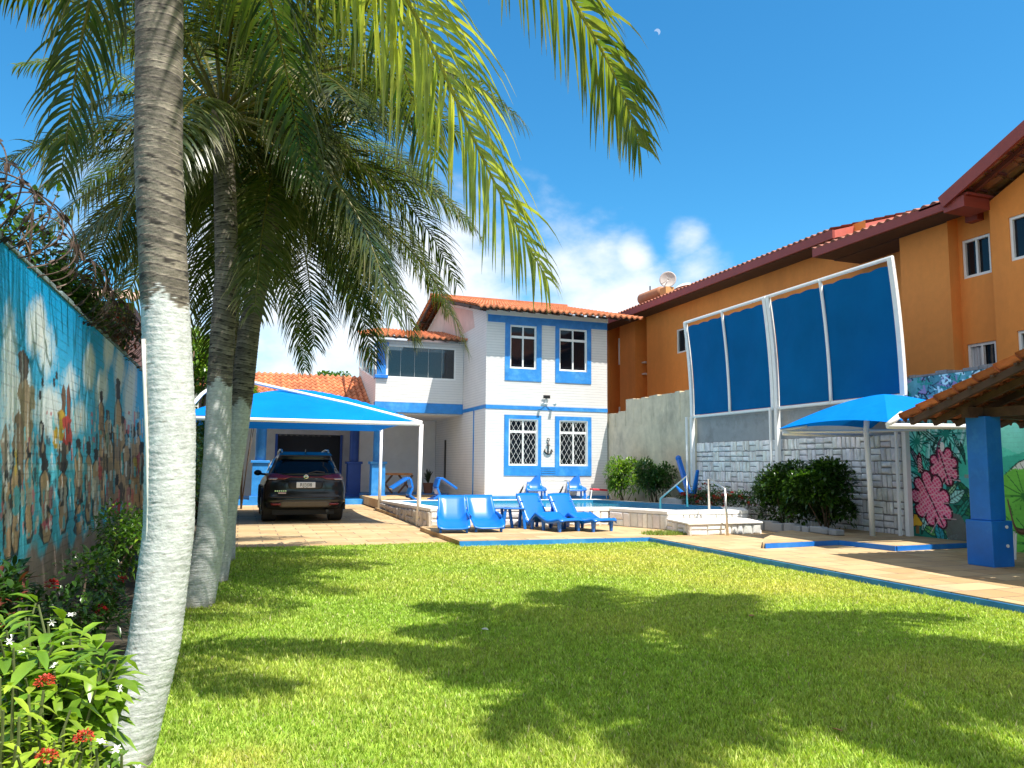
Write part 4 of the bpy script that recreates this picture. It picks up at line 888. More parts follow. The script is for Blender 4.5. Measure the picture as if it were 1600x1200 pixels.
# ------------------------------------------------------------------ car
def car():
    S = 1.14; t = thing('parked_car', 'black SUV seen from behind, parked under the blue carport', 'car', (1.63, 20.85, .02)); t.scale = (S, S, S)
    pm, tt, b = base_mat('black_car_paint'); b.inputs['Base Color'].default_value = (.006, .006, .007, 1); b.inputs['Roughness'].default_value = .3; b.inputs['Specular IOR Level'].default_value = .25; b.inputs['Coat Weight'].default_value = .55; b.inputs['Coat Roughness'].default_value = .04
    prof = [(.42, .27), (.14, .32), (.03, .42), (.0, .52), (.02, .60), (.055, .66), (.05, .78), (.055, .9), (.07, 1.0), (.12, 1.08), (.22, 1.24), (.33, 1.4), (.36, 1.47), (.30, 1.53), (.42, 1.565), (.75, 1.60), (1.4, 1.62), (2.1, 1.58), (2.55, 1.45), (3.1, 1.14), (3.3, 1.05), (3.8, 1.0), (4.25, .9), (4.45, .75), (4.5, .55), (4.45, .35), (4.2, .25)]
    prof = prof+[(3.2, .24), (2.2, .24), (1.2, .24)]
    cen = Vector((2.2, .75))
    hw = lambda y, z: float(np.interp(z, [.2, .45, .7, .95, 1.08, 1.3, 1.62], [.84, .9, .925, .9, .83, .72, .58]))
    st_ = [(0, 0, 0), (.35, .004, 0), (.6, .015, .003), (.78, .04, .008), (.9, .085, .02), (.97, .15, .035), (1.0, .24, .055)]
    rows = []
    for sx, ey, ez in [(-a, b_, c) for a, b_, c in st_[::-1]]+st_[1:]:
        r = []
        for y, z in prof:
            yy = y+ey*(1 if y < 2.2 else -1)*min(1, abs(y-2.2)/1.6); zz = z-(ez if z > .5 else -ez)*1.0
            r.append((sx*hw(y, z), yy, zz))
        rows.append(r)
    m = MB(); nP = len(prof)
    for r in rows: m.v += r; m.c += [(1, 1, 1)]*nP
    for i in range(len(rows)-1): m.f += [(i*nP+j, i*nP+(j+1) % nP, (i+1)*nP+(j+1) % nP, (i+1)*nP+j) for j in range(nP)]
    m.f += [tuple(range(nP)), tuple(range((len(rows)-1)*nP, len(rows)*nP))[::-1]]
    body = m.build('body', pm, t, smooth=True, local=True)
    # side skin panels with wheel arches (dark trim)
    trim = M('black_plastic_trim', (.02, .02, .021), .6)
    def on_back(x, z, off=.006):            # point on the tail surface
        ys = [p[0] for p in prof[2:14]]; zs = [p[1] for p in prof[2:14]]; y = float(np.interp(z, zs, ys)); s = abs(x)/hw(y, z)
        ey = float(np.interp(s, [q[0] for q in st_], [q[1] for q in st_])); return Vector((x, y+ey-off, z))
    def patch(name, outline, mat, par=body, off=.006, n=6, th=.006):
        """patch on the tail: outline rows [(z, xl, xr)]"""
        P = [[on_back(xl+(xr-xl)*k/n, z, off) for k in range(n+1)] for z, xl, xr in outline]; mb = MB(); mb.grid(P); return mb.build(name, mat, par, smooth=True, local=True, solid=th)
    patch('rear_window', [(1.08, -.70, .70), (1.14, -.71, .71), (1.22, -.69, .69), (1.3, -.65, .65), (1.38, -.60, .60), (1.44, -.55, .55)], glassy('car_glass', (.006, .008, .012), .03), t, .008, 14)
    lens = M('tail_lamp_red', (.17, .003, .006), .3, .05, coat=.6); clr = M('tail_lamp_clear', (.5, .36, .32), .15, .05, coat=.5)
    for s in (-1, 1):
        l = patch('tail_light', [(z, *sorted((s*a, s*b_))) for z, a, b_ in ((.985, .47, .86), (1.02, .38, .86), (1.055, .28, .85), (1.085, .5, .83), (1.12, .66, .79))], lens, t, .014, 8)
        patch('clear_lens', [(z, *sorted((s*a, s*b_))) for z, a, b_ in ((.975, .66, .82), (1.0, .62, .83), (1.015, .64, .825))], clr, l, .02, 4)
        patch('reflector', [(.40, *sorted((s*.54, s*.74))), (.445, *sorted((s*.54, s*.76)))], lens, t, .02, 4)
    patch('light_strip', [(1.03, -.5, .5), (1.055, -.5, .5)], lens, t, .012, 8)
    patch('skid_plate', [(.355, -.52, .52), (.40, -.6, .6), (.47, -.56, .56), (.495, -.48, .48)], M('skid_grey', (.09, .075, .055), .5, .15, 8), t, .016, 10)
    patch('bumper_crease', [(.575, -.8, .8), (.6, -.82, .82)], M('crease_paint', (.03, .03, .035), .15), t, .022, 12)
    patch('plate_recess', [(.76, -.3, .3), (.8, -.38, .38), (.9, -.4, .4), (.955, -.36, .36)], trim, t, .01, 8)
    pl = MB(); c = on_back(0, .86, .035); pl.box(-.21, .21, c.y-.008, c.y+.03, .795, .925); plate = pl.build('number_plate', M('plate_white', (.75, .76, .77), .4, .03), t, local=True, bevel=.004)
    me = text_mesh('RIJ3J08', .115, .0015); me.transform(Matrix.Translation((0, c.y-.011, .857)) @ Matrix.Rotation(math.pi/2, 4, 'X') @ Matrix.Diagonal((.82, 1, 1, 1)))
    o = bpy.data.objects.new('plate_text', me); C.objects.link(o); me.materials.append(BLACK); o.parent = plate
    chrome = M('chrome', (.75, .75, .76), .12, .03, metal=1)
    e = MB(); q = on_back(0, 1.045, .03); e.tube([(q.x+.045*math.cos(a), q.y, q.z+.04*math.sin(a)) for a in np.linspace(0, 6.283, 19)], .011, 6); e.box(-.055, .055, q.y-.012, q.y+.006, q.z-.01, q.z+.01); e.build('emblem', chrome, t, local=True)
    for sx, tx, z, sz in ((-.62, 'X-TRAIL', .765, .06), (-.54, '2.5', .70, .05)) if False else ():
        pass
    e = MB(); q = on_back(-.55, .72, .012)
    for k in range(6): e.box(q.x-.13+k*.045, q.x-.10+k*.045, q.y-.004, q.y+.02, q.z-.012, q.z+.016)
    e.build('badge', chrome, t, local=True)
    e = MB(); q = on_back(-.5, .675, .012); e.box(q.x-.1, q.x+.07, q.y-.004, q.y+.02, q.z-.016, q.z+.014); e.build('badge', M('badge_pale', (.55, .4, .38), .4), t, local=True)
    e = MB(); a = on_back(.04, 1.12, .03); b2 = on_back(.42, 1.15, .03); e.tube([a, (a+b2)/2+Vector((0, -.005, .04)), b2], .014, 6); e.build('wiper', BLACK, t, local=True)
    e = MB(); e.poly([(-.6, .27, 1.52), (.6, .27, 1.52), (.56, .62, 1.6), (-.56, .62, 1.6)], (0, 0, .022)); e.build('spoiler', pm, t, local=True, bevel=.01)
    for s in (-1, 1):
        e = MB(); e.tube([(s*.53, .5, 1.6), (s*.535, .65, 1.66), (s*.54, 1.4, 1.68), (s*.54, 2.1, 1.64), (s*.54, 2.25, 1.58)], .022, 8); e.build('roof_rail', ALU, t, local=True, smooth=True)
        e = MB(); e.ball((s*1.0, 2.95, 1.1), (.1, .07, .075), 14, 8); e.tube([(s*.8, 2.98, 1.06), (s*.95, 2.95, 1.07)], .03, 8); e.build('mirror', pm, t, local=True, smooth=True)
        e = MB(); e.add([(s*.805, .62, 1.12), (s*.80, 2.9, 1.1), (s*.71, 2.5, 1.36), (s*.66, 2.2, 1.46), (s*.64, .9, 1.48), (s*.69, .62, 1.38)], [(0, 1, 2, 3, 4, 5)]); e.build('side_window', MATS.get('cg') or GLASS, t, local=True, solid=.01)
        for y in (.86, 3.6):
            wh = MB(); r = .355; wh.tube([(s*.60, y, r), (s*.62, y, r), (s*.90, y, r), (s*.92, y, r)], [r-.03, r, r, r-.03], 32); wo = wh.build('wheel', M('tyre_rubber', (.035, .03, .025), .85, .2, 30, .4, 60), t, local=True, smooth=False)
            rm = MB(); rm.tube([(s*.915, y, r), (s*.93, y, r)], .21, 20)
            for k in range(5): a = k*1.2566; rm.bar((s*.932, y, r), (s*.932, y+.2*math.cos(a), r+.2*math.sin(a)), .05, .02)
            rm.build('rim', ALU, wo, local=True)
            ar = MB(); ar.tube([(s*.925, y+.42*math.cos(a), .34+.42*math.sin(a)) for a in np.linspace(-.15, math.pi+.15, 15)], .035, 6); ar.build('wheel_arch', trim, t, local=True)
    e = MB(); e.tube([(.5, .3, .255), (.5, .1, .265)], .035, 12); e.build('exhaust', BLACK, t, local=True)
    e = MB(); e.poly([(0, .5, 1.595), (0, .72, 1.61), (0, .6, 1.68), (0, .52, 1.69)], (.02, 0, 0)); e.build('antenna', BLACK, t, local=True)
    e = MB(); e.box(-.7, .7, .5, 4.1, .16, .3); e.build('underbody', trim, t, local=True)
car()

# ------------------------------------------------------------------ carport and small canopy
def dome(mb, cx0, cx1, cy0, cy1, z0, h, n=24, sag=.12, pw=2.2, ridge=None):
    P = []
    for i in range(n+1):
        row = []
        for j in range(n+1):
            u, v = -1+2*i/n, -1+2*j/n; x = (cx0+cx1)/2+u*(cx1-cx0)/2; y = (cy0+cy1)/2+v*(cy1-cy0)/2
            k = max(abs(u), abs(v)); ridge_ = 1-k; e = h*(1-k**1.45)
            # edges drawn in between the corners
            e2 = (1-(min(abs(u), abs(v))/max(k, 1e-6))**2) if k > 0 else 0
            pull = sag*k**6*e2; 
            if abs(u) >= abs(v): x -= math.copysign(pull, u)
            else: y -= math.copysign(pull, v)
            row.append((x, y, z0+e))
        P.append(row)
    mb.grid(P)
def carport():
    t = thing('carport', 'blue fabric carport on white steel tubes above the black car', 'carport', (1.5, 22.5, 0))
    x0, x1, y0, y1, z0, z1 = -1.4, 4.3, 19.2, 25.9, 2.58, 2.74
    m = MB(); dome(m, x0, x1, y0+.06, y1, z0+.07, 1.0, 28, .14); m.build('canopy', CANVAS, t, smooth=True)
    def tube(name, pts, r): q = MB(); q.tube(pts, r, 12); q.build(name, TUBE, t, smooth=True)
    tube('front_bar', [(x0, y0, z0), (x1, y0, z0)], .05); tube('rear_bar', [(x0, y1, z1-.02), (x1+.1, y1, z1-.02)], .05)
    tube('side_bar', [(x0, y0, z0), (x0, y1, z1)], .04); tube('side_bar', [(x1, y0, z0), (x1+.1, y1, z1)], .035) if False else None
    ap = (-.5, 22.5, 3.93)
    tube('arch_tube', [(x1, y0, z0+.04), (2.6, 20.5, 3.14), (.9, 21.7, 3.58), ap], .045); tube('arch_tube', [(x0+.15, y0, z0+.12), (-1.0, 20.6, 3.25), ap], .045)
    tube('corner_brace', [(4.0, 25.0, 2.98), (4.45, y1, z1)], .03)
    tube('post', [(4.27, y0+.05, 0), (4.29, y0, z0)], .052); tube('post', [(4.42, y1, 0), (4.42, y1, z1)], .052); tube('post', [(x0, y0, 0), (x0, y0, z0)], .05); tube('post', [(-.2, y1+1.8, 0), (-.2, y1+1.8, z1)], .045)
    m = MB(); m.box(4.25, 4.6, y1-.16, y1+.16, .021, .05); m.build('base_plate', BLACK, t)
carport()
def small_canopy():
    t = thing('shade_canopy', 'small blue pyramid shade canopy on white posts before the grey stone wall', 'canopy', (11.9, 11.9, .2))
    x0, x1, y0, y1, z0 = 10.6, 13.6, 10.45, 13.35, 2.36
    cx, cy, ap = 11.95, 11.85, 3.02; n = 16
    m = MB(); cor = [(x0, y0), (x1, y0), (x1, y1), (x0, y1)]
    for a in range(4):
        A, B = Vector((*cor[a], z0)), Vector((*cor[(a+1) % 4], z0)); T = Vector((cx, cy, ap)); P = []
        for i in range(n+1):
            r = i/n; row = []
            for j in range(n+1):
                s = j/n; e = A.lerp(B, s); e = e+(Vector((cx, cy, z0))-e)*(.07*4*s*(1-s)); p = T.lerp(e, r); p.z = z0+(ap-z0)*(1-r**1.5)+.10*4*s*(1-s)*r**3; row.append(p)
            P.append(row)
        m.grid(P)
    m.build('canopy', CANVAS, t)
    def tube(name, pts, r): q = MB(); q.tube(pts, r, 12); q.build(name, TUBE, t, smooth=True)
    tube('edge_bar', [(x0, y0, z0-.07), (x0+2.0, y0+.02, z0-.03), (12.95, y0+.02, z0-.03)], .05); tube('edge_bar', [(x0+.03, y1-.1, z0-.1), (12.95, y1-.1, z0-.1)], .035); 
    tube('corner_brace', [(x0, y0, z0-.05), (x0+.35, y0+.02, z0+.16)], .05); tube('corner_brace', [(x0+.05, y1, z0-.02), (x0+.4, y1-.4, z0+.05)], .03)
    tube('cross_bar', [(x0+.05, y1-.05, z0-.06), (12.2, 12.55, z0-.04), (12.95, 11.8, z0-.02)], .03)
    tube('post', [(12.13, 12.47, .2), (12.12, 12.48, 1.4), (12.1, 12.5, z0-.03), (12.1, 12.45, 2.7)], .055)
small_canopy()
def wind_screen():
    ys = [20.1, 18.2, 16.24, 14.28, 12.2]; zb, zt = 3.06, 5.94
    prof = lambda f: 12.86-.2*f**2.0
    for k, (a, b, lab) in enumerate(((0, 2, 'tall curved blue netting screen farther along the wall, nearer the white house'), (2, 4, 'tall curved blue netting screen nearest the camera, above the small canopy'))):
        t = thing('netting_screen', lab, 'screen', (12.86, (ys[a]+ys[b])/2, zb), group='blue netting screens above the wall')
        off = .1 if k == 0 else -.1
        ya, yb = ys[a]+(0 if k == 0 else -.06), ys[b]+(.08 if k == 0 else 0)
        m = MB(); P = []
        nY, nZ = 60, 18
        for i in range(nY+1):
            y = ya-.08+(yb-ya+.16)*i/nY; sc_ = .06*abs(math.sin(math.pi*i/nY*7)); row = []
            for j in range(nZ+1):
                f = j/nZ; z = zb+.05+(zt-zb-.11-.10+sc_*.55)*f; row.append((prof((z-zb)/(zt-zb))+.012*math.sin(y*5+z*2), y, z))
            P.append(row)
        m.grid(P); m.build('netting', NETF, t, smooth=True)
        def flat(name, y, w, d): 
            q = MB(); pr2 = [(prof(f), zb+(zt-zb)*f) for f in np.linspace(0, 1, 14)]
            for (xa, za), (xb, zb_) in zip(pr2, pr2[1:]): q.bar((xa-.03, y, za), (xb-.03, y, zb_+.004), w, d, (1, 0, 0))
            q.build(name, WHITE, t)
        flat('frame_post', ya, .12, .08); flat('frame_post', yb, .12, .08)
        q = MB(); ym = ys[a+1]; pr2 = [(prof(f)-.03, ym, zb+(zt-zb)*f) for f in np.linspace(0, 1, 12)]; q.tube(pr2, .04, 8); q.build('rib', TUBE, t, smooth=True)
        q = MB(); q.tube([(prof(1)-.02, ya+.05, zt), (prof(1)-.02, yb-.05, zt)], .045, 8); q.build('top_bar', TUBE, t)
        q = MB(); q.tube([(prof(0)-.02, ya, zb), (prof(0)-.02, yb, zb)], .04, 8); q.build('bottom_bar', TUBE, t)
        for y in ((ya,) if k == 0 else (ya, yb)):
            q = MB(); q.bar((12.82, y, 0.1), (12.82, y, zb), .11, .1); q.bar((12.7, y+.12, .1), (12.7, y+.12, zb), .05, .05); q.build('mast', TUBE, t)
wind_screen()

# ------------------------------------------------------------------ pavilion
def pavilion():
    t = thing('pavilion', 'open pavilion at right with clay tile roof on a square blue pillar', 'pavilion', (11, 8.7, .11))
    m = MB(); L1 = math.hypot(3.4, 1.2); tile_roof(m, (10.0, 9.62, 2.37), (1, 0, 0), (0, -3.4, 1.2), 3.6, L1, pitch=.21, row=.36, seed=21, tint=(.42, .13, .06)); tile_roof(m, (10.0, 2.82, 2.37), (1, 0, 0), (0, 3.4, 1.2), 3.6, L1, pitch=.21, row=.36, seed=22)
    r = m.build('roof', TILE, t)
    m = MB()
    for k in range(8): m.bar((10.12+k*.48, 9.5, 2.30), (10.12+k*.48, 6.22, 3.46), .07, .1)
    for k in range(8): m.bar((10.12+k*.48, 2.94, 2.30), (10.12+k*.48, 6.22, 3.46), .07, .1)
    for k in range(9): f = (k+.4)/9.3; m.bar((10.03, 9.6-3.4*f, 2.31+1.2*f), (13.4, 9.6-3.4*f, 2.31+1.2*f), .05, .03)
    split_bars(m, 'rafter', WOOD, r)
    m = MB(); m.bar((10.4, 8.76, 2.42), (13.0, 8.76, 2.42), .12, .16); m.bar((10.76, 3.3, 2.42), (10.76, 9.0, 2.42), .1, .14); m.bar((10.05, 6.22, 3.36), (13, 6.22, 3.36), .12, .16); split_bars(m, 'beam', WOOD, t)
    for y in (8.76, 3.4):
        m = MB(); m.box(10.6, 10.92, y-.17, y+.17, .79, 2.36); m.box(10.55, 10.98, y-.22, y+.22, .11, .79); p = m.build('pillar', PILLARB, t, bevel=.012)
    m = MB()
    for z in (.42, .70): m.tube([(10.84, 8.535, z), (10.84, 8.52, z)], .025, 10)
    m.build('hook_plate', WHITE, t)
pavilion()
def rattan_chair():
    t = thing('rattan_chair', 'brown woven chair with white metal legs behind the blue pillar', 'chair', (12.2, 9.2, .11), R_(-50))
    br = M('brown_rattan', (.16, .08, .05), .7, .3, 30, .5, 80)
    m = MB(); shell(m, smooth_prof([(-.28, .95), (-.25, .75), (-.2, .5), (-.1, .43), (.2, .44), (.27, .42)], 4), .5, .04, .04, 9); m.build('seat', br, t, smooth=True, local=True)
    for a, b in ((.22, .22), (.22, -.22), (-.2, .22), (-.2, -.22)):
        m = MB(); m.tube([(a, b, .42), (a*1.15, b*1.1, 0)], .016, 8); m.build('leg', TUBE, t, local=True)
rattan_chair()

# ------------------------------------------------------------------ orange apartment building
def building():
    t = thing('apartment_building', 'long orange apartment building with maroon eaves above the right wall', 'building', (16, 18, 0))
    B0 = 15.0; B1 = 15.9
    def face(X, ya, yb, zt, holes=(), za=0., mat=ORANGE, name='wall'):        # west face, y decreasing towards the camera
        m = MB(); wall_holes(m, (X, ya, za), (0, -1, 0), (0, 0, 1), (-1, 0, 0), ya-yb, zt-za, [(ya-h[1], ya-h[0], h[2]-za, h[3]-za) for h in holes], .14)
        return m
    w1 = (24.75, 25.95, 5.95, 6.9)
    m = MB()
    def add(mm): o = len(m.v); m.v += mm.v; m.c += mm.c; m.f += [tuple(i+o for i in f) for f in mm.f]
    add(face(B1, 28.29, 16.15, 8.35, [w1])); add(face(B1+.8, 29.3, 28.29, 8.35)); add(face(B1, 30.75, 29.3, 8.3)); add(face(B1+.8, 31.8, 30.75, 8.3)); add(face(B1, 40, 31.8, 8.3))
    rec = [(12.45, 13.14, 5.96, 6.9), (12.48, 13.15, 3.75, 4.42)]
    add(face(B1, 16.15, 14.19, 7.6, [(14.3, 14.9, 5.2, 6.7)])); add(face(B0, 14.19, 12.83, 7.6)); add(face(15.3, 12.83, 11.78, 7.3, [(12.04, 12.74, 5.84, 6.73), (12.04, 12.74, 3.5, 4.34)])); add(face(B0, 11.78, .8, 7.3, [(10.5, 11.36, 5.88, 6.82), (10.5, 11.32, 3.5, 4.40)]))
    for (y, xa, xb, zt, sg) in ((28.29, B1, B1+.8, 8.35, 1), (29.3, B1, B1+.8, 8.3, -1), (30.75, B1, B1+.8, 8.3, 1), (31.8, B1, B1+.8, 8.3, -1), (14.19, B0, B1, 7.6, 1), (12.83, B0, 15.3, 7.6, -1), (11.78, B0, 15.3, 7.3, 1), (16.15, B1-.001, B1, 8, 1), (40, B1, 22, 8.3, 1), (.8, B0, 22, 7.3, -1)):
        m.add([(xa, y, 0), (xb, y, 0), (xb, y, zt), (xa, y, zt)], [(0, 1, 2, 3)])
    m.add([(B0, 11.78, 7.3), (B0, .8, 7.3), (B0, 6.2, 9.75)], [(0, 1, 2)])
    m.build('wall', ORANGE, t)
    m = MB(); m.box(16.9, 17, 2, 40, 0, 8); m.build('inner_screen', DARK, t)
    def win(X, y0, y1, z0, z1, cols=2): return slat_window(t, (X, y1, z0), (0, -1, 0), (-1, 0, 0), y1-y0, z1-z0, 0, False, GLASS, cols)
    win(B1, *w1); win(15.3, 12.04, 12.74, 5.84, 6.73); wl = win(15.3, 12.04, 12.74, 3.5, 4.34); win(B0, 10.5, 11.36, 5.88, 6.82); win(B0, 10.5, 11.32, 3.5, 4.40); win(B1, 14.3, 14.9, 5.2, 6.7)
    m = MB(); m.grid([[(15.385-.012*math.sin(k*1.3), 12.70-k*.014, z) for z in (3.56, 4.28)] for k in range(26)]); m.build('curtain', M('grey_curtain', (.5, .5, .52), .8), wl, smooth=True)
    for z in (6.0, 5.5): q = MB(); q.box(B1+.3, B1+.75, 29.0, 29.28, z, z+.06); q.build('ledge', PLAIN, t)
    for z0, z1 in ((6.1, 7.3), (3.2, 4.2)): q = MB(); q.bar((B1-.03, 30.74, z0), (B1-.03, 30.74, z1), .05, .05); q.build('side_frame', WHITE, t)
    # roofs: low slope behind, projecting bay roof, tall gable nearest
    def roof(x0, y0, y1, ze, W, rise, seed):
        mm = MB(); tile_roof(mm, (x0, y0, ze), (0, 1, 0), (W, 0, rise), y1-y0, math.hypot(W, rise), pitch=.25, row=.42, seed=seed, amp=.032, tint=(.26, .085, .05)); return mm
    r = roof(15.12, 16.6, 40, 8.12, 5.5, 1.6, 31).build('roof', TILE, t)
    m = MB(); m.box(15.12, 15.2, 16.55, 40.2, 7.86, 8.1); m.bar((15.2, 16.6, 7.98), (20.5, 16.6, 9.5), .22, .08, (0, -1, 0)) if False else None; m.build('fascia', MAROON, r)
    m = MB(); m.poly([(15.2, 16.56, 7.88), (20.6, 16.56, 9.45), (20.6, 16.56, 9.68), (15.2, 16.56, 8.1)], (0, .06, 0)); m.build('fascia', M('pale_maroon', (.5, .12, .09), .5), r)
    m = MB(); m.box(15.21, B1, 16.65, 40, 7.84, 7.9); m.build('soffit', WOOD, r)
    r = roof(14.3, 12.3, 16.42, 7.42, 4.5, 1.3, 32).build('roof', TILE, t)
    m = MB(); m.box(14.3, 14.37, 12.3, 16.42, 7.2, 7.41); m.build('fascia', MAROON, r); m = MB(); m.poly([(14.38, 16.40, 7.2), (18.6, 16.40, 8.35), (18.6, 16.40, 8.5), (14.38, 16.40, 7.41)], (0, .05, 0)); m.build('fascia', MAROON, r)
    m = MB(); m.box(14.38, B0-.002, 12.3, 16.4, 7.19, 7.24); m.box(B0-.001, 16.6, 12.84, 16.4, 7.17, 7.23); m.build('soffit', WOOD, r)
    # gable wing: ridge along x at y = 7.2, rake on the west
    yr, zr = 6.2, 10.03; ye, ze = 12.28, 7.35
    for sg in (1, -1):
        mm = MB(); tile_roof(mm, (14.25, yr+sg*(ye-yr), ze+.1), (1, 0, 0), (0, -sg*(ye-yr), zr-ze), 7, math.hypot(ye-yr, zr-ze), pitch=.25, row=.42, seed=33+sg, tint=(.5, .2, .1)); r = mm.build('roof', TILE, t)
        q = MB(); q.bar((14.22, yr+sg*(ye-yr), ze), (14.22, yr, zr), .07, .27); q.build('fascia', MAROON, r)
        mw_ = M('maroon_wood', (.15, .04, .03), .6)
        for k in range(13): f = k/13; q = MB(); q.bar((14.27, yr+sg*(ye-yr)*(1-f), ze+(zr-ze)*f), (15.0, yr+sg*(ye-yr)*(1-f), ze+(zr-ze)*f), .05, .05); q.build('rafter', mw_, r)
        q = MB(); q.bar((14.6, yr+sg*(ye-yr), ze-.06), (14.6, yr, zr-.06), .08, .1); q.build('purlin', mw_, r)
    q = MB(); q.box(14.3, 15.6, 11.7, 12.95, 7.365, 7.42); q.box(14.26, 15.0, 11.76, 12.27, 7.12, 7.36); q.bar((15.1, 12.3, 7.2), (15.9, 12.3, 7.2), .3, .3); q.build('eave_box', MAROON, t)  # first box added over the recess to block sunlight leaking between the roofs
    # rooftop: chimney-like tank and dishes stand on the roof
    d = thing('satellite_dish', 'round grey satellite dish standing upright on the orange building roof', 'satellite dish', (17.0, 28.3, 8.6)); c = Vector((17, 28.35, 9.55)); nv = Vector((-.6, -.8, .1)).normalized(); a = nv.orthogonal().normalized(); b = nv.cross(a)
    q = MB(); q.grid([[c+(a*math.cos(th)+b*math.sin(th))*rr*.36+nv*(rr*rr*.08) for th in np.linspace(0, 6.2832, 25)] for rr in np.linspace(0.02, 1, 7)]); q.build('dish', M('dish_grey', (.42, .38, .36), .6), d, smooth=True, solid=.01)
    q = MB(); q.tube([(17.03, 28.4, 8.6), (17.03, 28.4, 9.5)], .04, 8); q.tube([c+nv*.05, c+nv*.3], .02, 6); q.build('mast', ALU, d)
    d = thing('dish_antenna', 'white dish lying low behind the upright satellite dish', 'satellite dish', (17.0, 27.2, 8.6)); q = MB(); c = Vector((17.1, 27.3, 9.15)); nv = Vector((-.2, .1, 1)).normalized(); a = nv.orthogonal().normalized(); b = nv.cross(a)
    q.grid([[c+(a*math.cos(th)+b*math.sin(th))*rr*.45-nv*(rr*rr*.16) for th in np.linspace(0, 6.2832, 25)] for rr in np.linspace(0.02, 1, 7)]); q.build('dish', WHITE, d, smooth=True, solid=.01); q = MB(); q.tube([(17.1, 27.3, 8.6), c], .04, 8); q.build('mast', ALU, d)
    d = thing('water_tank', 'low brown cylindrical tank on the orange building roof', 'water tank', (17.0, 30, 8.7)); q = MB(); q.tube([(17, 30.7, 9.15), (17, 30.6, 9.15), (17, 28.9, 9.12), (17, 28.8, 9.12)], [.2, .27, .27, .2], 18); q.build('tank', M('tank_brown', (.36, .16, .08), .7, .15), d, smooth=True)
    q = MB(); q.box(16.8, 17.2, 28.2, 28.7, 8.6, 9.22); q.build('plinth', M('plinth_orange', (.55, .28, .1), .8), d); q = MB(); q.tube([(17, 29.9, 9.4), (17, 29.9, 9.62)], .03, 6); q.build('valve', BLACK, d)
building()

# ------------------------------------------------------------------ foliage builders
def leaves(P, D, length, width, col, droop=.25, fold=.12, Nup=None):
    """leaf blades: P base (n,3), D direction (n,3); returns V, quads, tris, cols"""
    n = len(P); D = D/np.linalg.norm(D, axis=1, keepdims=True)
    up = np.tile(np.array([0, 0, 1.]), (n, 1)) if Nup is None else Nup
    S = np.cross(D, up); sn = np.linalg.norm(S, axis=1, keepdims=True); S = np.where(sn > .05, S/np.maximum(sn, 1e-6), np.array([1., 0, 0])); Nn = np.cross(S, D)
    L_ = length[:, None]; W_ = width[:, None]; dr = np.array([0, 0, -1.])
    def mid(t): return P+D*L_*t+dr*L_*(droop*t*t)
    rows = []
    V = np.empty((n, 8, 3)); V[:, 0] = P
    for k, (t, wf) in enumerate(((.33, .92), (.68, .8))):
        m = mid(t); lift = Nn*W_*fold
        V[:, 1+3*k] = m-S*W_*wf/2+lift; V[:, 2+3*k] = m; V[:, 3+3*k] = m+S*W_*wf/2+lift
    V[:, 7] = mid(1.)
    b = (np.arange(n)*8)[:, None]
    tris = np.concatenate([b+np.array([0, 1, 2]), b+np.array([0, 2, 3]), b+np.array([4, 7, 5]), b+np.array([5, 7, 6])], 0)
    quads = np.concatenate([b+np.array([1, 4, 5, 2]), b+np.array([2, 5, 6, 3])], 0)
    cols = np.repeat(col[:, None, :], 8, 1)*np.array([.85, .95, .8, .95, .97, .85, .97, 1.05])[None, :, None]
    return V.reshape(-1, 3), quads, tris, cols.reshape(-1, 3)
def rand_dir(n, rg, zlo=-.3):
    d = rg.normal(size=(n, 3)); d[:, 2] = np.where(d[:, 2] < zlo, -d[:, 2]*.5, d[:, 2]); return d/np.linalg.norm(d, axis=1, keepdims=True)
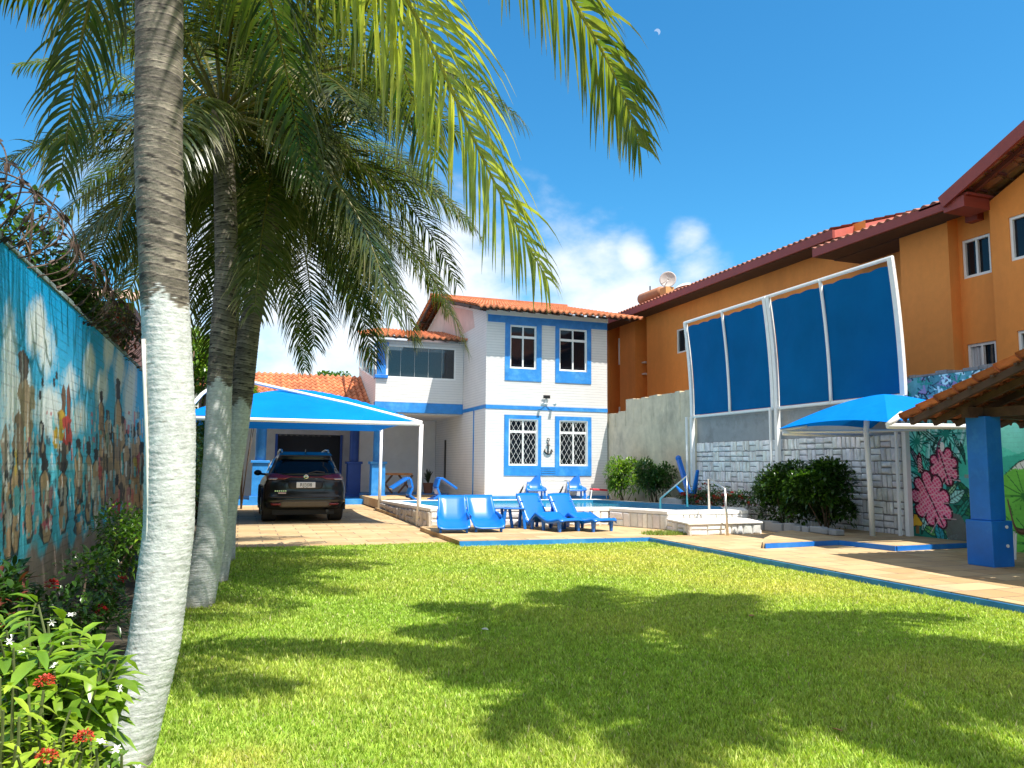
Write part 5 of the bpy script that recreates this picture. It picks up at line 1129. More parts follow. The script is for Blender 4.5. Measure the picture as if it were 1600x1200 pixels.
def bush(name, label, cat, c, rad, n, ll, lw, cols, seed, flowers=None, group=None, stems=7, shell_=.55, droop=.3, z0=None, lumps=9):
    rg = np.random.default_rng(seed); c = np.array(c, float); rad = np.array(rad, float); base = np.array([c[0], c[1], c[2]-rad[2] if z0 is None else z0])
    t = thing(name, label, cat, tuple(base), group=group)
    # lobes so that the crown outline is uneven
    lc = c+rad*rand_dir(lumps, rg, -.6)*rg.uniform(.35, .8, (lumps, 1)); lr = rad*rg.uniform(.3, .58, (lumps, 1))
    k = rg.integers(0, lumps, n); d = rand_dir(n, rg, -.5); r = rg.uniform(shell_, 1.06, n)**.7
    P = lc[k]+lr[k]*d*r[:, None]; keep = P[:, 2] > base[2]+.03; P, d = P[keep], d[keep]; n = len(P)
    D = d+rg.normal(0, .55, (n, 3))+np.array([0, 0, .15])
    ca, cb = np.array(cols[0]), np.array(cols[1]); tt = rg.random(n)[:, None]; col = (ca*(1-tt)+cb*tt)*rg.uniform(.75, 1.25, (n, 1))
    if len(cols) > 2: pick = rg.random(n) < .12; col[pick] = np.array(cols[2])
    V, q, tr, cc = leaves(P, D, rg.uniform(.6, 1.25, n)*ll, rg.uniform(.7, 1.2, n)*lw, col, droop)
    me = np_mesh('foliage', V-base, quads=q, tris=tr, cols=cc); np_obj('foliage', me, LEAF, t, smooth=True)
    m = MB()
    for i in range(stems):
        e = lc[i % lumps]; j = rg.normal(0, .06, 3)*rad; m.tube([base+np.array([j[0], j[1], -.05]), base*.55+e*.45+j, e], [.022, .016, .006] if rad[2] < 1.2 else [.09, .06, .02], 6)
    m.build('stem', STEM, t, smooth=True)
    if flowers:
        fc, nf, fr, kind = flowers
        for i in range(nf):
            kk = rg.integers(0, lumps); dd = rand_dir(1, rg, -.1)[0]; dd[2] = abs(dd[2]); p0 = lc[kk]+lr[kk]*dd*1.04
            if kind == 'ball':
                nb = 46; d2 = rand_dir(nb, rg, -.2); pp = p0+d2*fr*.55; V, q, tr, cc = leaves(pp, d2+rg.normal(0, .3, (nb, 3)), np.full(nb, fr*.55), np.full(nb, fr*.38), np.array(fc)*rg.uniform(.6, 1.25, (nb, 1)), .1, .0)
            else:
                pp, d2 = [], []
                for _ in range(1):
                    c1 = p0+rg.normal(0, fr*.8, 3); ax = dd+rg.normal(0, .35, 3); ax /= np.linalg.norm(ax); a = np.cross(ax, [0, .3, 1]); a /= np.linalg.norm(a); b_ = np.cross(ax, a)
                    for s in range(7): th = s*.8976; pp.append(c1); d2.append(a*math.cos(th)+b_*math.sin(th)+ax*.35)
                pp, d2 = np.array(pp), np.array(d2); V, q, tr, cc = leaves(pp, d2, np.full(len(pp), fr), np.full(len(pp), fr*.55), np.array(fc)*rg.uniform(.9, 1.05, (len(pp), 1)), .1, .0)
            np_obj('flower', np_mesh('flower', V-base, quads=q, tris=tr, cols=cc), PETAL, t)
    return t
GL, GM, GD = (.10, .21, .02), (.05, .12, .018), (.02, .05, .012)
LIME = (.22, .34, .03)

# near flower bed, bottom left
def near_shrub(name, label, tips, ll, lw, cols, seed, fl):
    rg = np.random.default_rng(seed); tips = np.array(tips, float); base = np.array([tips[:, 0].mean(), tips[:, 1].mean()+.05, .02]); t = thing(name, label, 'shrub', tuple(base))
    Pv, Dv, Lv = [], [], []; m = MB()
    for tp in tips:
        b0 = base+np.array([rg.normal(0, .06), rg.normal(0, .06), 0]); midp = b0*.4+tp*.6+rg.normal(0, .03, 3); m.tube([b0, midp, tp], [.012, .008, .004], 6)
        for k in range(rg.integers(15, 23)):
            f = rg.uniform(.4, 1.02); p = (midp+(tp-midp)*max(0, (f-.6)/.4)) if f > .6 else b0+(midp-b0)*f/.6; a = k*2.4+rg.normal(0, .3); el = rg.uniform(-.35, .75)*(1 if f < .95 else 1.3)
            Pv.append(p); Dv.append((math.cos(a)*math.cos(el), math.sin(a)*math.cos(el), math.sin(el))); Lv.append(ll*rg.uniform(.6, 1.2))
    P, D, Lv = np.array(Pv), np.array(Dv), np.array(Lv); n = len(P); tt = rg.random((n, 1)); col = (np.array(cols[0])*(1-tt)+np.array(cols[1])*tt)*rg.uniform(.8, 1.2, (n, 1))
    V, q, tr, cc = leaves(P, D, Lv, Lv*lw, col, .38, .14); np_obj('foliage', np_mesh('foliage', V-base, quads=q, tris=tr, cols=cc), LEAF, t, smooth=True); m.build('stem', M('green_stem', (.08, .1, .03), .6), t)
    if fl:
        kind, fc, fr, nf = fl
        for tp in tips[rg.permutation(len(tips))[:nf]]:
            if kind == 'ball':
                nb = 150; d2 = rand_dir(nb, rg, -.1); d2[:, 2] = abs(d2[:, 2]); pp = tp+np.array([0, 0, .03])+d2*fr*rg.uniform(.7, 1, (nb, 1)); V, q, tr, cc = leaves(pp, d2+rg.normal(0, .5, (nb, 3)), np.full(nb, fr*.34), np.full(nb, fr*.22), np.array(fc)*rg.uniform(.5, 1.3, (nb, 1)), .1, 0)
            else:
                pp, d2 = [], []
                for _ in range(1):
                    c1 = tp+rg.normal(0, fr*.9, 3)+np.array([0, 0, .03]); ax = np.array([.1, -.6, .8])+rg.normal(0, .35, 3); ax /= np.linalg.norm(ax); a = np.cross(ax, [0, .3, 1]); a /= np.linalg.norm(a); b_ = np.cross(ax, a)
                    for s in range(6): th = s*1.047; pp.append(c1); d2.append(a*math.cos(th)+b_*math.sin(th)+ax*.25)
                pp, d2 = np.array(pp), np.array(d2); V, q, tr, cc = leaves(pp, d2, np.full(len(pp), fr), np.full(len(pp), fr*.6), np.array(fc)*rg.uniform(.92, 1.05, (len(pp), 1)), .15, 0)
            np_obj('flower', np_mesh('flower', V-base, quads=q, tris=tr, cols=cc), PETAL, t)
rgb = np.random.default_rng(41)
tips = [tuple(on_y(px, py, Y)) for px, py, Y in ((10, 985, 3.5), (40, 965, 3.8), (75, 975, 3.6), (110, 985, 3.7), (85, 1005, 3.4), (125, 1000, 3.6), (150, 1015, 3.7), (165, 1020, 3.5), (140, 1040, 3.4), (180, 1050, 3.55), (60, 1010, 3.3), (20, 1030, 3.3), (110, 1045, 3.3), (170, 1085, 3.4), (150, 1075, 3.3), (85, 1050, 3.2), (40, 1060, 3.2), (130, 1080, 3.2), (190, 1070, 3.6), (0, 1000, 3.4), (100, 960, 3.9), (60, 945, 3.9))]
tips = tips+[tuple(np.array(q)+rgb.normal(0, .055, 3)-np.array([0, 0, .05])) for q in tips]
near_shrub('flowering_shrub', 'glossy green shrub with white pinwheel flowers left of the near palm', tips, .145, .38, (GL, LIME), 51, ('pin', (.82, .82, .78), .018, 7))
tips = [tuple(on_y(px, py, Y)) for px, py, Y in ((20, 1075, 2.75), (45, 1085, 2.8), (65, 1095, 2.85), (100, 1135, 2.9), (30, 1120, 2.7), (60, 1130, 2.75), (85, 1160, 2.75), (25, 1165, 2.6), (55, 1175, 2.65), (100, 1185, 2.7), (130, 1170, 2.85), (5, 1110, 2.65), (120, 1150, 2.9), (0, 1160, 2.6), (75, 1195, 2.6), (150, 1190, 2.85), (0, 1060, 2.8), (110, 1110, 3.0))]
tips = tips+[tuple(np.array(q)+rgb.normal(0, .05, 3)-np.array([0, 0, .04])) for q in tips]
near_shrub('ixora_shrub', 'low lime green shrub with coral flower balls in the bottom left corner', tips, .075, .38, (LIME, (.32, .42, .04)), 52, ('ball', (.62, .06, .03), .028, 3))
tips = [tuple(on_y(px, py, 2.75)) for px, py in ((150, 1170), (175, 1185), (190, 1178), (160, 1198), (205, 1195))]
near_shrub('white_flower_plant', 'small white flowered plant at the foot of the near palm', tips, .08, .36, (GL, LIME), 53, ('pin', (.82, .82, .78), .018, 3))
bush('croton_shrub', 'leafy shrub with reddish leaves against the mural foot, nearest bed', 'shrub', (-1.38, 5.6, .55), (.28, .6, .5), 650, .11, .045, (GD, GM, (.2, .05, .04)), 61, stems=8)
bush('bed_shrub', 'dark green shrub with red blossoms between the mural and near palm', 'shrub', (-1.05, 6.4, .42), (.4, .7, .42), 1700, .075, .032, (GD, GM, GL), 62, ((.45, .02, .02), 9, .05, 'ball'))
bush('bed_shrub', 'brighter round shrub farther along the mural foot, behind the near palm', 'shrub', (-1.2, 8.9, .55), (.4, .8, .5), 2200, .07, .03, (GM, GL, LIME), 63)
bush('ground_cover_shrub', 'low dark plants under the white flowered shrub beside the trunk', 'shrub', (-.92, 4.9, .22), (.3, .55, .25), 900, .08, .03, (GD, GM, GL), 64, ((.4, .03, .02), 5, .04, 'ball'))
bush('ixora_shrub', 'green shrub with orange red flower clusters seen between the two front palms', 'shrub', (-.95, 12.0, .5), (.35, 1.4, .5), 2600, .08, .035, (GM, GL), 65, ((.6, .05, .015), 22, .07, 'ball'))
bush('tall_hedge', 'tall dark hedge along the wall behind the second palm', 'hedge', (-1.15, 17.5, 1.05), (.45, 3.2, 1.15), 7000, .1, .05, (GD, GM), 66, stems=14, lumps=16)
bush('tall_hedge', 'sunlit top of the hedge left of the carport', 'hedge', (-1.1, 23.5, 1.6), (.5, 2.6, 1.6), 6000, .12, .06, (GM, GL), 67, stems=12, lumps=16)
bush('broadleaf_tree', 'bright green leafy tree between the front palm trunks, behind the carport', 'tree', (-1.55, 27, 4.1), (1.0, 1.6, 1.6), 5200, .17, .09, (GL, LIME, GM), 68, z0=0, stems=9, lumps=16)
bush('broadleaf_tree', 'small leafy tree beside the porch column, partly hidden by palm trunks', 'tree', (.1, 27.6, 3.5), (.55, .8, .9), 1500, .17, .09, (GL, LIME, GM), 69, z0=0, stems=5)
bush('broadleaf_tree', 'far round tree top showing just above the porch roof', 'tree', (4.1, 41, 5.2), (1.6, 1.6, 1.15), 3000, .2, .12, (GM, GL), 70, z0=0, stems=6, lumps=12)
# shrubs by the right wall
bush('wall_shrub', 'bright green shrub at the concrete wall, closest to the house', 'shrub', (12.3, 23.4, 1.0), (.55, .9, .8), 3200, .16, .05, (GL, LIME, GM), 71, z0=.11, stems=6)
bush('wall_shrub', 'dark shrub at the concrete wall beside the blue anchor', 'shrub', (12.35, 21.5, 1.0), (.5, 1.1, .8), 4200, .15, .045, (GD, GM), 72, z0=.11, stems=7)
bush('flower_hedge', 'low hedge full of red flowers at the foot of the stone wall', 'hedge', (12.35, 18.2, .6), (.45, 1.9, .42), 3000, .09, .045, (GD, GM), 73, ((.5, .02, .015), 60, .07, 'ball'), z0=.11, lumps=14)
bush('round_shrub', 'big dark rounded bush against the grey stone wall, left half', 'shrub', (12.0, 15.0, .82), (.66, .85, .84), 9500, .115, .06, (GD, GM, GL), 74, z0=.11, lumps=12)
bush('round_shrub', 'big dark rounded bush with white blossoms, right half by the canopy post', 'shrub', (12.1, 13.75, .84), (.64, .82, .86), 9500, .115, .06, (GD, GM, GL), 75, ((.75, .75, .7), 10, .03, 'pin'), z0=.11, lumps=12)
m = MB(); rr = random.Random(4); y = 12.6
while y < 16.5:
    l = rr.uniform(.2, .4); m.box(11.35+rr.uniform(-.03, .03)+(y-12.6)*.03, 11.55+(y-12.6)*.03, y, y+l-.03, .205 if y < 13.2 else .11, .3+rr.uniform(0, .05)); y += l
tag(m.build('planter_edge', CONCTOP, bevel=.02), 'row of rough grey edging stones in front of the big bushes', 'edging')

# ------------------------------------------------------------------ palms
def frond(parent, pts, L_, n, seed, droop=.55, wd=.04, tint=1., dry=.25, yellow=.3, t0=.16):
    rg = np.random.default_rng(seed); pts = np.array(pts, float)
    # dense samples along the rachis
    k = np.linspace(0, 1, len(pts)); s = np.linspace(0, 1, 40); C_ = np.stack([np.interp(s, k, pts[:, a]) for a in range(3)], 1)
    for _ in range(6): C_[1:-1] = (C_[:-2]+C_[1:-1]*2+C_[2:])/4
    T = np.gradient(C_, axis=0); T /= np.linalg.norm(T, axis=1, keepdims=True)
    ts = np.linspace(t0, 1, n); f = lambda A: np.stack([np.interp(ts, s, A[:, a]) for a in range(3)], 1)
    p, tg = f(C_), f(T); tg /= np.linalg.norm(tg, axis=1, keepdims=True); S = np.cross(tg, [0, 0, 1.]); S /= np.maximum(np.linalg.norm(S, axis=1, keepdims=True), 1e-5); U_ = np.cross(S, tg)
    ln = L_*np.interp(ts, [0, t0, .3, .5, .8, .95, 1], [.5, .55, .95, 1, .72, .42, .3])
    base = np.array(parent.location); Vs, Qs, Cs = [], [], []; off = 0; K = 6
    for sg in (-1, 1):
        le = ln*rg.uniform(.85, 1.12, n); dx = sg*S*.8+tg*rg.uniform(.4, .75, (n, 1))+U_*rg.uniform(.05, .3, (n, 1)); dx += rg.normal(0, .06, (n, 3)); dx /= np.linalg.norm(dx, axis=1, keepdims=True)
        q = p+rg.normal(0, .004, (n, 3)); wv = np.cross(dx, U_); wv /= np.linalg.norm(wv, axis=1, keepdims=True)
        g = droop*rg.uniform(.7, 1.4, (n, 1))
        cb = np.array([.045, .10, .02])*tint; cy = np.array([.21, .21, .06])*tint
        mixy = np.clip(rg.normal(yellow, .2, (n, 1)), 0, 1); col = cb*(1-mixy)+cy*mixy; tipdry = rg.random((n, 1)) < dry; tipc = np.where(tipdry, np.array([.42, .35, .22]), np.array([.14, .15, .03])*tint)
        V = np.empty((n, (K+1)*2, 3)); cc = np.empty((n, (K+1)*2, 3)); d = dx.copy()
        for j in range(K+1):
            t = j/K; w_ = wd*(.55+.45*min(1, t*4))*(1-t**2.2)*.5+.001; V[:, 2*j] = q-wv*w_; V[:, 2*j+1] = q+wv*w_
            cj = col*(1-max(0, t-.55)/.45*.9)+tipc*(max(0, t-.55)/.45*.9); cc[:, 2*j] = cj; cc[:, 2*j+1] = cj*.82
            d = d+np.array([0, 0, -1.])*g*(.32+.25*t); d /= np.linalg.norm(d, axis=1, keepdims=True); q = q+d*(le[:, None]/K)
        b = (np.arange(n)*(K+1)*2)[:, None]; Q = np.concatenate([b+np.array([2*j, 2*j+1, 2*j+3, 2*j+2]) for j in range(K)], 0)
        Vs.append(V.reshape(-1, 3)); Qs.append(Q+off); Cs.append(cc.reshape(-1, 3)); off += n*(K+1)*2
    # rachis as a five sided tapering tube
    R5 = 5; rad = np.interp(s, [0, .15, 1], [.04, .03, .004])*(wd/.04)**.5; Sx = np.cross(T, [0, 0, 1.]); Sx /= np.maximum(np.linalg.norm(Sx, axis=1, keepdims=True), 1e-5); Ux = np.cross(Sx, T)
    ring = np.stack([C_+(Sx*math.cos(a)+Ux*math.sin(a))*rad[:, None] for a in np.arange(R5)*2*math.pi/R5], 1); i = np.arange(40*R5).reshape(40, R5); i2 = np.roll(i, -1, 1)
    Q = np.stack([i[:-1], i2[:-1], i2[1:], i[1:]], -1).reshape(-1, 4); Vs.append(ring.reshape(-1, 3)); Qs.append(Q+off); Cs.append(np.tile(np.minimum(np.array([.28, .25, .045])*min(tint, 1.6), .5), (40*R5, 1)))
    me = np_mesh('frond', np.concatenate(Vs)-base, quads=np.concatenate(Qs), cols=np.concatenate(Cs)); np_obj('frond', me, FROND, parent, smooth=False)
def grow(start, az, el, L_, g, n=14):
    p = np.array(start, float); d = np.array([math.cos(az)*math.cos(el), math.sin(az)*math.cos(el), math.sin(el)]); out_ = [p.copy()]
    for k in range(n): d = d+np.array([0, 0, -1.])*g*(.4+k/n); d /= np.linalg.norm(d); p = p+d*L_/n; out_.append(p.copy())
    return out_
def trunk(parent, path, radii, white_z, seed, ring=.045, n=40):
    rg = np.random.default_rng(seed); path = np.array(path, float); d = np.concatenate([[0], np.cumsum(np.linalg.norm(np.diff(path, axis=0), axis=1))]); L_ = d[-1]; N_ = int(L_/(ring/8)); s = np.linspace(0, L_, N_)
    c = np.stack([np.interp(s, d, path[:, a]) for a in range(3)], 1); r = np.interp(s, d, radii)
    for _ in range(60): c[1:-1] = (c[:-2]+c[1:-1]*2+c[2:])/4
    th = np.arange(n)*2*math.pi/n; V = np.empty((N_, n, 3)); col = np.empty((N_, n, 3))
    wob = sum(rg.normal(0, 1)*np.cos(k*th+rg.uniform(0, 6)) for k in range(1, 4))*.012
    warp = ring*.9*(np.sin(th*2+.4)[None, :]*.35*np.sin(s*1.7)[:, None]+np.sin(th+s[:, None]*2.3)*.3)
    ringpos = np.cumsum(ring*rg.uniform(.65, 1.4, int(L_/ring*1.4)+8)); sw = np.interp(s, np.concatenate([[-.5], ringpos]), np.arange(len(ringpos)+1))
    ph = sw[:, None]+1+warp/ring; fr = ph % 1; idx = ph.astype(int)
    tone = rg.uniform(.6, 1.3, idx.max()+3)
    prof_ = np.where(fr < .82, fr*.03, .03-(fr-.82)*.17)*np.clip((path[0][2]+white_z-c[:, 2:3])*-2+.7, .6, 1)
    rr_ = r[:, None]*(1+prof_+wob[None, :]+rg.normal(0, .006, (N_, n)))
    V[..., 0] = c[:, None, 0]+rr_*np.cos(th); V[..., 1] = c[:, None, 1]+rr_*np.sin(th); V[..., 2] = c[:, None, 2]
    nz_ = np.sin(th*5+s[:, None]*9)*.5+np.sin(th*3-s[:, None]*17+1)*.5+rg.normal(0, .5, (N_, n))
    grey = np.array([.16, .135, .105])[None, None]*tone[idx][..., None]*(1+.22*nz_[..., None])*np.where((fr < .16)[..., None], 1.35, 1.)
    lowf = np.sin(th*2+idx*1.9)*.5+np.sin(th*4-idx*2.7)*.5+rg.normal(0, .12, (N_, n)); crack = (fr > .82) & (nz_ > -1.0) | (fr > .65) & (nz_ > 1.0) | (fr > .35) & (lowf > .72); grey = np.where(crack[..., None], np.array([.028, .022, .017]), grey)
    wh = np.array([.50, .51, .50])*(1+.05*nz_[..., None])*np.where((fr > .9)[..., None], .72, 1.)*(.86+.14*tone[idx][..., None]); chip = (nz_ > 1.7)
    soil = np.clip(1-(V[..., 2]+.03*nz_)/.14, 0, 1)[..., None]; wh = wh*(1-.6*soil)+np.array([.2, .16, .1])*.6*soil; wh = np.where(chip[..., None], np.array([.3, .27, .24]), wh)
    edge = white_z+.05*np.sin(th*3)[None, :]+.035*nz_; isw = (V[..., 2] < edge)
    col = np.where(isw[..., None], wh, grey)
    i = np.arange(N_*n).reshape(N_, n); i2 = np.roll(i, -1, 1); Q = np.stack([i[:-1], i2[:-1], i2[1:], i[1:]], -1).reshape(-1, 4)
    np_obj('trunk', np_mesh('trunk', V.reshape(-1, 3)-np.array(parent.location), quads=Q, cols=np.clip(col, 0, 1).reshape(-1, 3)), BARK, parent, smooth=True)
def palm(label, path, radii, white_z, seed, nf, fl, ll, specs=None, wd=.04, tint=1., npair=58, droop=.55, el_rng=(1.25, -.35), skip=None, gr=.10, name='coconut_palm'):
    base = path[0]; t = thing(name, label, 'palm tree', base, group='coconut palms'); trunk(t, path, radii, white_z, seed); top = np.array(path[-1]); rr = random.Random(seed)
    if specs:
        for i, sp in enumerate(specs): frond(t, sp[0], sp[1] if len(sp) > 1 else ll, npair, seed*100+i, sp[2] if len(sp) > 2 else droop, sp[5] if len(sp) > 5 else wd, sp[3] if len(sp) > 3 else tint, .3, sp[4] if len(sp) > 4 else .35)
    for k in range(nf):
        az = k*2.39996+seed; f = (k+.5)/nf; el = el_rng[0]+(el_rng[1]-el_rng[0])*f+rr.uniform(-.12, .12)
        if skip and skip(az % (2*math.pi), el): continue
        st_ = top+np.array([math.cos(az), math.sin(az), 0])*.08+np.array([0, 0, .15*(1-f)])
        frond(t, grow(st_, az, el, fl*rr.uniform(.85, 1.12), gr*rr.uniform(.8, 1.25)), ll*rr.uniform(.85, 1.1), npair, seed*100+50+k, droop*rr.uniform(.8, 1.3), wd, tint*rr.uniform(.85, 1.15), .22, .18+.25*f)
    # coconut boots at the crown
    m = MB(); m.ball(tuple(top+np.array([0, 0, .05])), (radii[-1]*1.25, radii[-1]*1.25, .28), 14, 8); m.build('crown_shaft', M('crown_fibre', (.1, .08, .04), .9, .3, 20, .5, 50), t, smooth=True)
    return t
c1 = (-.56, 4.45, 5.2)
palm('nearest coconut palm, thick trunk painted white up to head height, base curving left',
     [(-.55, 4.53, -.05), (-.485, 4.52, .12), (-.385, 4.5, .6), (-.345, 4.5, 1.2), (-.365, 4.5, 1.75), (-.425, 4.5, 2.4), (-.50, 4.5, 3.2), (-.545, 4.48, 4.2), c1], [.17, .14, .128, .126, .126, .122, .122, .122, .12], 2.4, 3, 0, 3, .9,
     [([c1, (-.2, 4.6, 5.33), (.15, 4.7, 5.3), (.6, 4.85, 5.1), (.97, 5.0, 4.77), (1.25, 5.1, 4.35), (1.51, 5.15, 3.86), (1.82, 5.2, 3.35), (2.08, 5.2, 2.95)], 1.1, .7, 2.5, .85),
      ([c1, (0, 4.5, 5.6), (.6, 4.5, 5.75), (1.2, 4.55, 5.6), (1.7, 4.6, 5.25), (2.01, 4.6, 4.8), (2.27, 4.6, 4.42), (2.43, 4.6, 4.15), (2.54, 4.6, 3.8)], .85, .6, 1.5, .5),
      ([c1, (-.78, 4.85, 5.35), (-.98, 5.2, 4.85), (-1.12, 5.45, 4.2), (-1.2, 5.6, 3.4)], .62, .75, .7, .2, .02),
      ([c1, (-1.0, 4.8, 6.35), (-1.5, 5.2, 6.45), (-1.95, 5.6, 6.15)], .5, .8, .8, .2, .024),
      ([c1, (-.3, 5.4, 5.7), (.1, 6.2, 5.2), (.45, 6.9, 4.1)], .9, .7, .7, .15, .024),
      ([c1, (.1, 5.2, 5.8), (.9, 6.0, 5.4), (1.55, 6.6, 4.3)], 1.0, .7, 1., .35, .026),
      ([c1, (.2, 3.9, 6.2), (1.0, 3.4, 6.4), (1.8, 3.0, 5.9)], .8, .5),
      ([c1, (-.9, 3.8, 6.2), (-1.4, 3.1, 6.5), (-1.8, 2.4, 6.2)], .8, .5),
      ([c1, (-.5, 4.6, 6.2), (-.3, 4.9, 7.2), (.1, 5.4, 7.9)], .8, .4)
      ], wd=.036, npair=84)
away = lambda az, el: math.cos(az) < -.45 and math.sin(az) < .75 and el < .75
palm('second coconut palm with white painted foot, leaning slightly, first behind the nearest one',
     [(-.42, 9.2, -.05), (-.36, 9.16, .15), (-.27, 9.12, .8), (-.25, 9.1, 1.6), (-.26, 9.1, 2.6), (-.24, 9.1, 3.7), (-.3, 9.12, 4.6), (-.36, 9.15, 5.5)], [.21, .175, .155, .14, .13, .125, .12, .11], 2.42, 5, 34, 3.4, .85, wd=.023, npair=100, droop=.45, el_rng=(1.3, -.5), gr=.12, tint=.62, skip=away)
palm('third coconut palm, dark trunk leaning to the right between the others',
     [(-.3, 11.0, -.05), (-.22, 11, .4), (-.13, 11, 1.4), (-.03, 11, 2.4), (.03, 11, 3.4), (.18, 11.05, 4.5), (.34, 11.1, 5.6)], [.2, .16, .15, .145, .14, .13, .12], 2.35, 8, 32, 3.4, .85, wd=.023, npair=100, droop=.42, el_rng=(1.25, -.42), gr=.115, tint=.7)
palm('farthest coconut palm, thin grey trunk glimpsed between the second and third trunks',
     [(-.2, 13.2, -.05), (-.18, 13.1, 1.0), (-.2, 13, 2.5), (-.27, 13, 4.6), (-.3, 13, 6.0)], [.18, .14, .125, .12, .11], 1.5, 11, 24, 3.4, .85, wd=.026, npair=96, droop=.5, el_rng=(1.25, -.5), gr=.12)
# palms beside the photographer: they throw the big shadow on the lawn
palm('tall coconut palm right of the viewer throwing its shadow on the lawn', [(7.2, 1.2, -.05), (6.9, 1.5, 3), (6.4, 2.0, 6), (5.9, 2.25, 8.3)], [.2, .14, .13, .12], .0, 13, 27, 3.0, .95, wd=.07, gr=.12)
t = thing('conduit_pipe', 'thin white conduit pipe running up the left side of the nearest palm trunk', 'pipe', (-.62, 4.5, .5))
m = MB(); m.tube([tuple(on_y(px, py, 4.42)) for px, py in ((206, 1045), (221, 960), (229, 880), (232, 790), (230, 700), (226, 600), (224, 530))], .0095, 8); m.build('pipe', PVC, t, smooth=True)

# ------------------------------------------------------------------ razor wire, vines and roof beyond the left wall
def razor():
    wm = M('rusty_wire', (.085, .055, .042), .6, .4, 12, metal=.4); t = thing('razor_wire', 'coiled rusty razor wire along the top of the mural wall', 'razor wire', (WX-.05, 8, 3.17))
    pts = []; m = MB(); n = 2600; turns = 42; barbs = MB()
    for k in range(n):
        f = k/n; a = f*turns*2*math.pi; y = 3.5+13*f+.12*math.sin(a*2.1); r = .31+.03*math.sin(f*47); pts.append((WX-.08+r*math.cos(a)*.95+.04*math.sin(f*31), y, 3.42+.04*math.sin(f*23)+r*math.sin(a)))
    m.tube(pts, .0065, 4, cap=False); m.tube([(WX-.08, 3, 3.25), (WX-.08, 16.6, 3.25)], .004, 4); m.tube([(WX-.08, 3, 3.62), (WX-.08, 16.6, 3.6)], .003, 4); m.build('wire', wm, t)
    for k in range(0, n-1, 7):
        p, q = Vector(pts[k]), Vector(pts[k+1]); d = (q-p).normalized(); s = d.orthogonal().normalized(); u = d.cross(s)
        for v in (s, u): barbs.add([p-d*.02, p+d*.02, p+d*.036+v*.02, p-d*.036+v*.02, p+d*.036-v*.02, p-d*.036-v*.02], [(0, 1, 2, 3), (1, 0, 5, 4)])
    barbs.build('barb', wm, t)['kind'] = 'stuff'
    for y in (4.5, 7.5, 10.5, 13.5): q = MB(); q.tube([(WX-.1, y, 3.1), (WX-.1, y, 3.7)], .012, 6); q.build('stake', wm, t)
razor()
bush('climbing_shrub', 'tangled leafy shrub growing over the top of the mural wall', 'shrub', (-2.15, 9.4, 3.2), (.42, 2.8, .62), 4600, .11, .06, (GD, GM, GL), 81, z0=0, stems=16, lumps=16, shell_=.3)
bush('climbing_shrub', 'rust red flowered bush over the wall near its far end', 'shrub', (-2.1, 14.2, 3.5), (.4, 1.2, .7), 1500, .1, .05, (GD, GM, (.25, .05, .02)), 82, ((.4, .05, .02), 12, .06, 'ball'), z0=0, stems=8)
def sprigs():
    t = thing('wall_sprigs', 'bare twigs with few leaves standing above the wall shrub', 'shrub', (-2.1, 9, 3.2)); rg = np.random.default_rng(83); m = MB(); P, D = [], []
    for k in range(46):
        y = rg.uniform(6.5, 12); b = np.array([-2.05+rg.normal(0, .15), y, 3.3]); e = b+np.array([rg.normal(0, .3), rg.normal(0, .35), rg.uniform(.35, .85)]); mid = (b+e)/2+rg.normal(0, .08, 3); m.tube([b, mid, e], [.008, .006, .003], 5)
        for f in np.linspace(.4, 1, 5): q = mid+(e-mid)*f if f > .5 else b+(mid-b)*f*2; P.append(q); D.append(rg.normal(0, 1, 3))
    m.build('twig', STEM, t); P, D = np.array(P), np.array(D); V, q, tr, cc = leaves(P, D, np.full(len(P), .09), np.full(len(P), .05), np.tile(np.array(GM), (len(P), 1)), .2); np_obj('foliage', np_mesh('foliage', V-np.array(t.location), quads=q, tris=tr, cols=cc), LEAF, t)
sprigs()
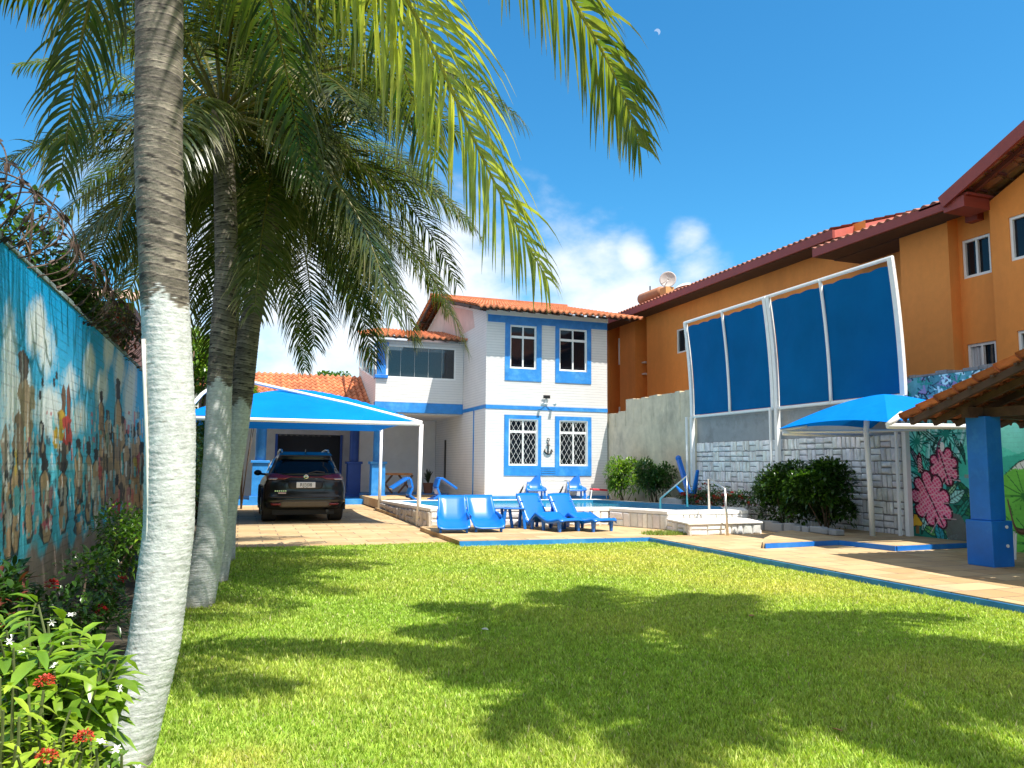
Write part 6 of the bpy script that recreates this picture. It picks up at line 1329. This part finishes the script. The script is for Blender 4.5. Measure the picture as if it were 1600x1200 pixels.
def neighbour():
    t = thing('neighbour_house', 'small tiled roof and brown gable peeking over the left mural wall', 'house', (-3.4, 18, 0))
    m = MB(); m.box(-6, -2.35, 18, 22, 0, 4.95); m.build('wall', M('brown_wall', (.2, .09, .06), .8), t)
    m = MB(); tile_roof(m, (-6.2, 17.8, 5.0), (1, 0, 0), (0, 2.2, .6), 4.0, 2.28, seed=91, tint=(.42, .3, .25)); m.build('roof', TILE, t)
    t = thing('back_wall', 'low white wall closing the yard beside the porch', 'wall', (-1.5, 36.5, 0)); m = MB(); m.box(-8, -.3, 36.4, 36.6, 0, 1.3); m.build('wall_body', WHITE, t); m = MB(); m.box(-8, -.25, 36.35, 36.65, 1.301, 1.37); m.build('wall_cap', PLAIN, t)
    t = thing('far_house', 'distant white house with a clay roof behind the leafy tree', 'house', (-4, 40, 0)); m = MB(); m.box(-9, -1.2, 40, 46, 0, 5.2); m.build('wall', PLAIN, t); m = MB(); tile_roof(m, (-9.3, 39.6, 5.2), (1, 0, 0), (0, 3, 1), 8.4, 3.16, seed=92); m.build('roof', TILE, t)
neighbour()
# blue anchor sculpture at the wall
t = thing('anchor_sculpture', 'large leaning blue anchor on a stone base near the flower hedge', 'anchor', (12.4, 20.0, .1))
m = MB(); X = 12.35; a, b = Vector(tuple(on_x(1060, 716, X))), Vector(tuple(on_x(1078, 776, X))); m.bar(a, b, .12, .12); e = Vector(tuple(on_x(1090, 735, X-.2))); md_ = b+(e-b)*.35+Vector((-.02, -.12, -.12)); m.tube([b, md_, e], [.07, .08, .05], 8); e2 = Vector(tuple(on_x(1055, 758, X+.1))); m.tube([b, (b+e2)/2+Vector((0, 0, -.08)), e2], [.07, .07, .03], 8)
m.build('shank', PLASTIC, t, bevel=.01); m = MB(); m.ball(tuple(a), .09, 10, 6); m.build('ring_end', PLASTIC, t, smooth=True); m = MB(); m.box(12.1, 12.7, 19.6, 20.8, .11, .62); m.build('stone_base', CONCTOP, t, bevel=.03)
# a few fallen leaves and seed pods on the lawn
lm = leafmat('dry_leaf', .1, .7)
for i, (px, py, lab) in enumerate(((1170, 968, 'dry twig lying on the lawn near the blue kerb'), (1318, 1153, 'small orange seed pod on the shaded lawn'), (1278, 903, 'brown dry leaf lying at the foot of the blue kerb'), (752, 988, 'tiny pale petal on the shaded lawn'))):
    d = sight(px, py); tt = -EYE/d.z; p = np.array([d.x*tt, d.y*tt, .035]); rg = np.random.default_rng(i)
    V, q, tr, cc = leaves(np.array([[0, 0, 0.]]), np.array([[1., .2, .1]]), np.array([.09]), np.array([.045]), np.array([[.4, .2, .07]]) if i != 3 else np.array([[.7, .7, .6]]), .05)
    o = np_obj('fallen_leaf', np_mesh('fallen_leaf', V, quads=q, tris=tr, cols=cc), lm); o.location = p; o.rotation_euler = (.2, .1, i*1.7); tag(o, lab, 'leaf')
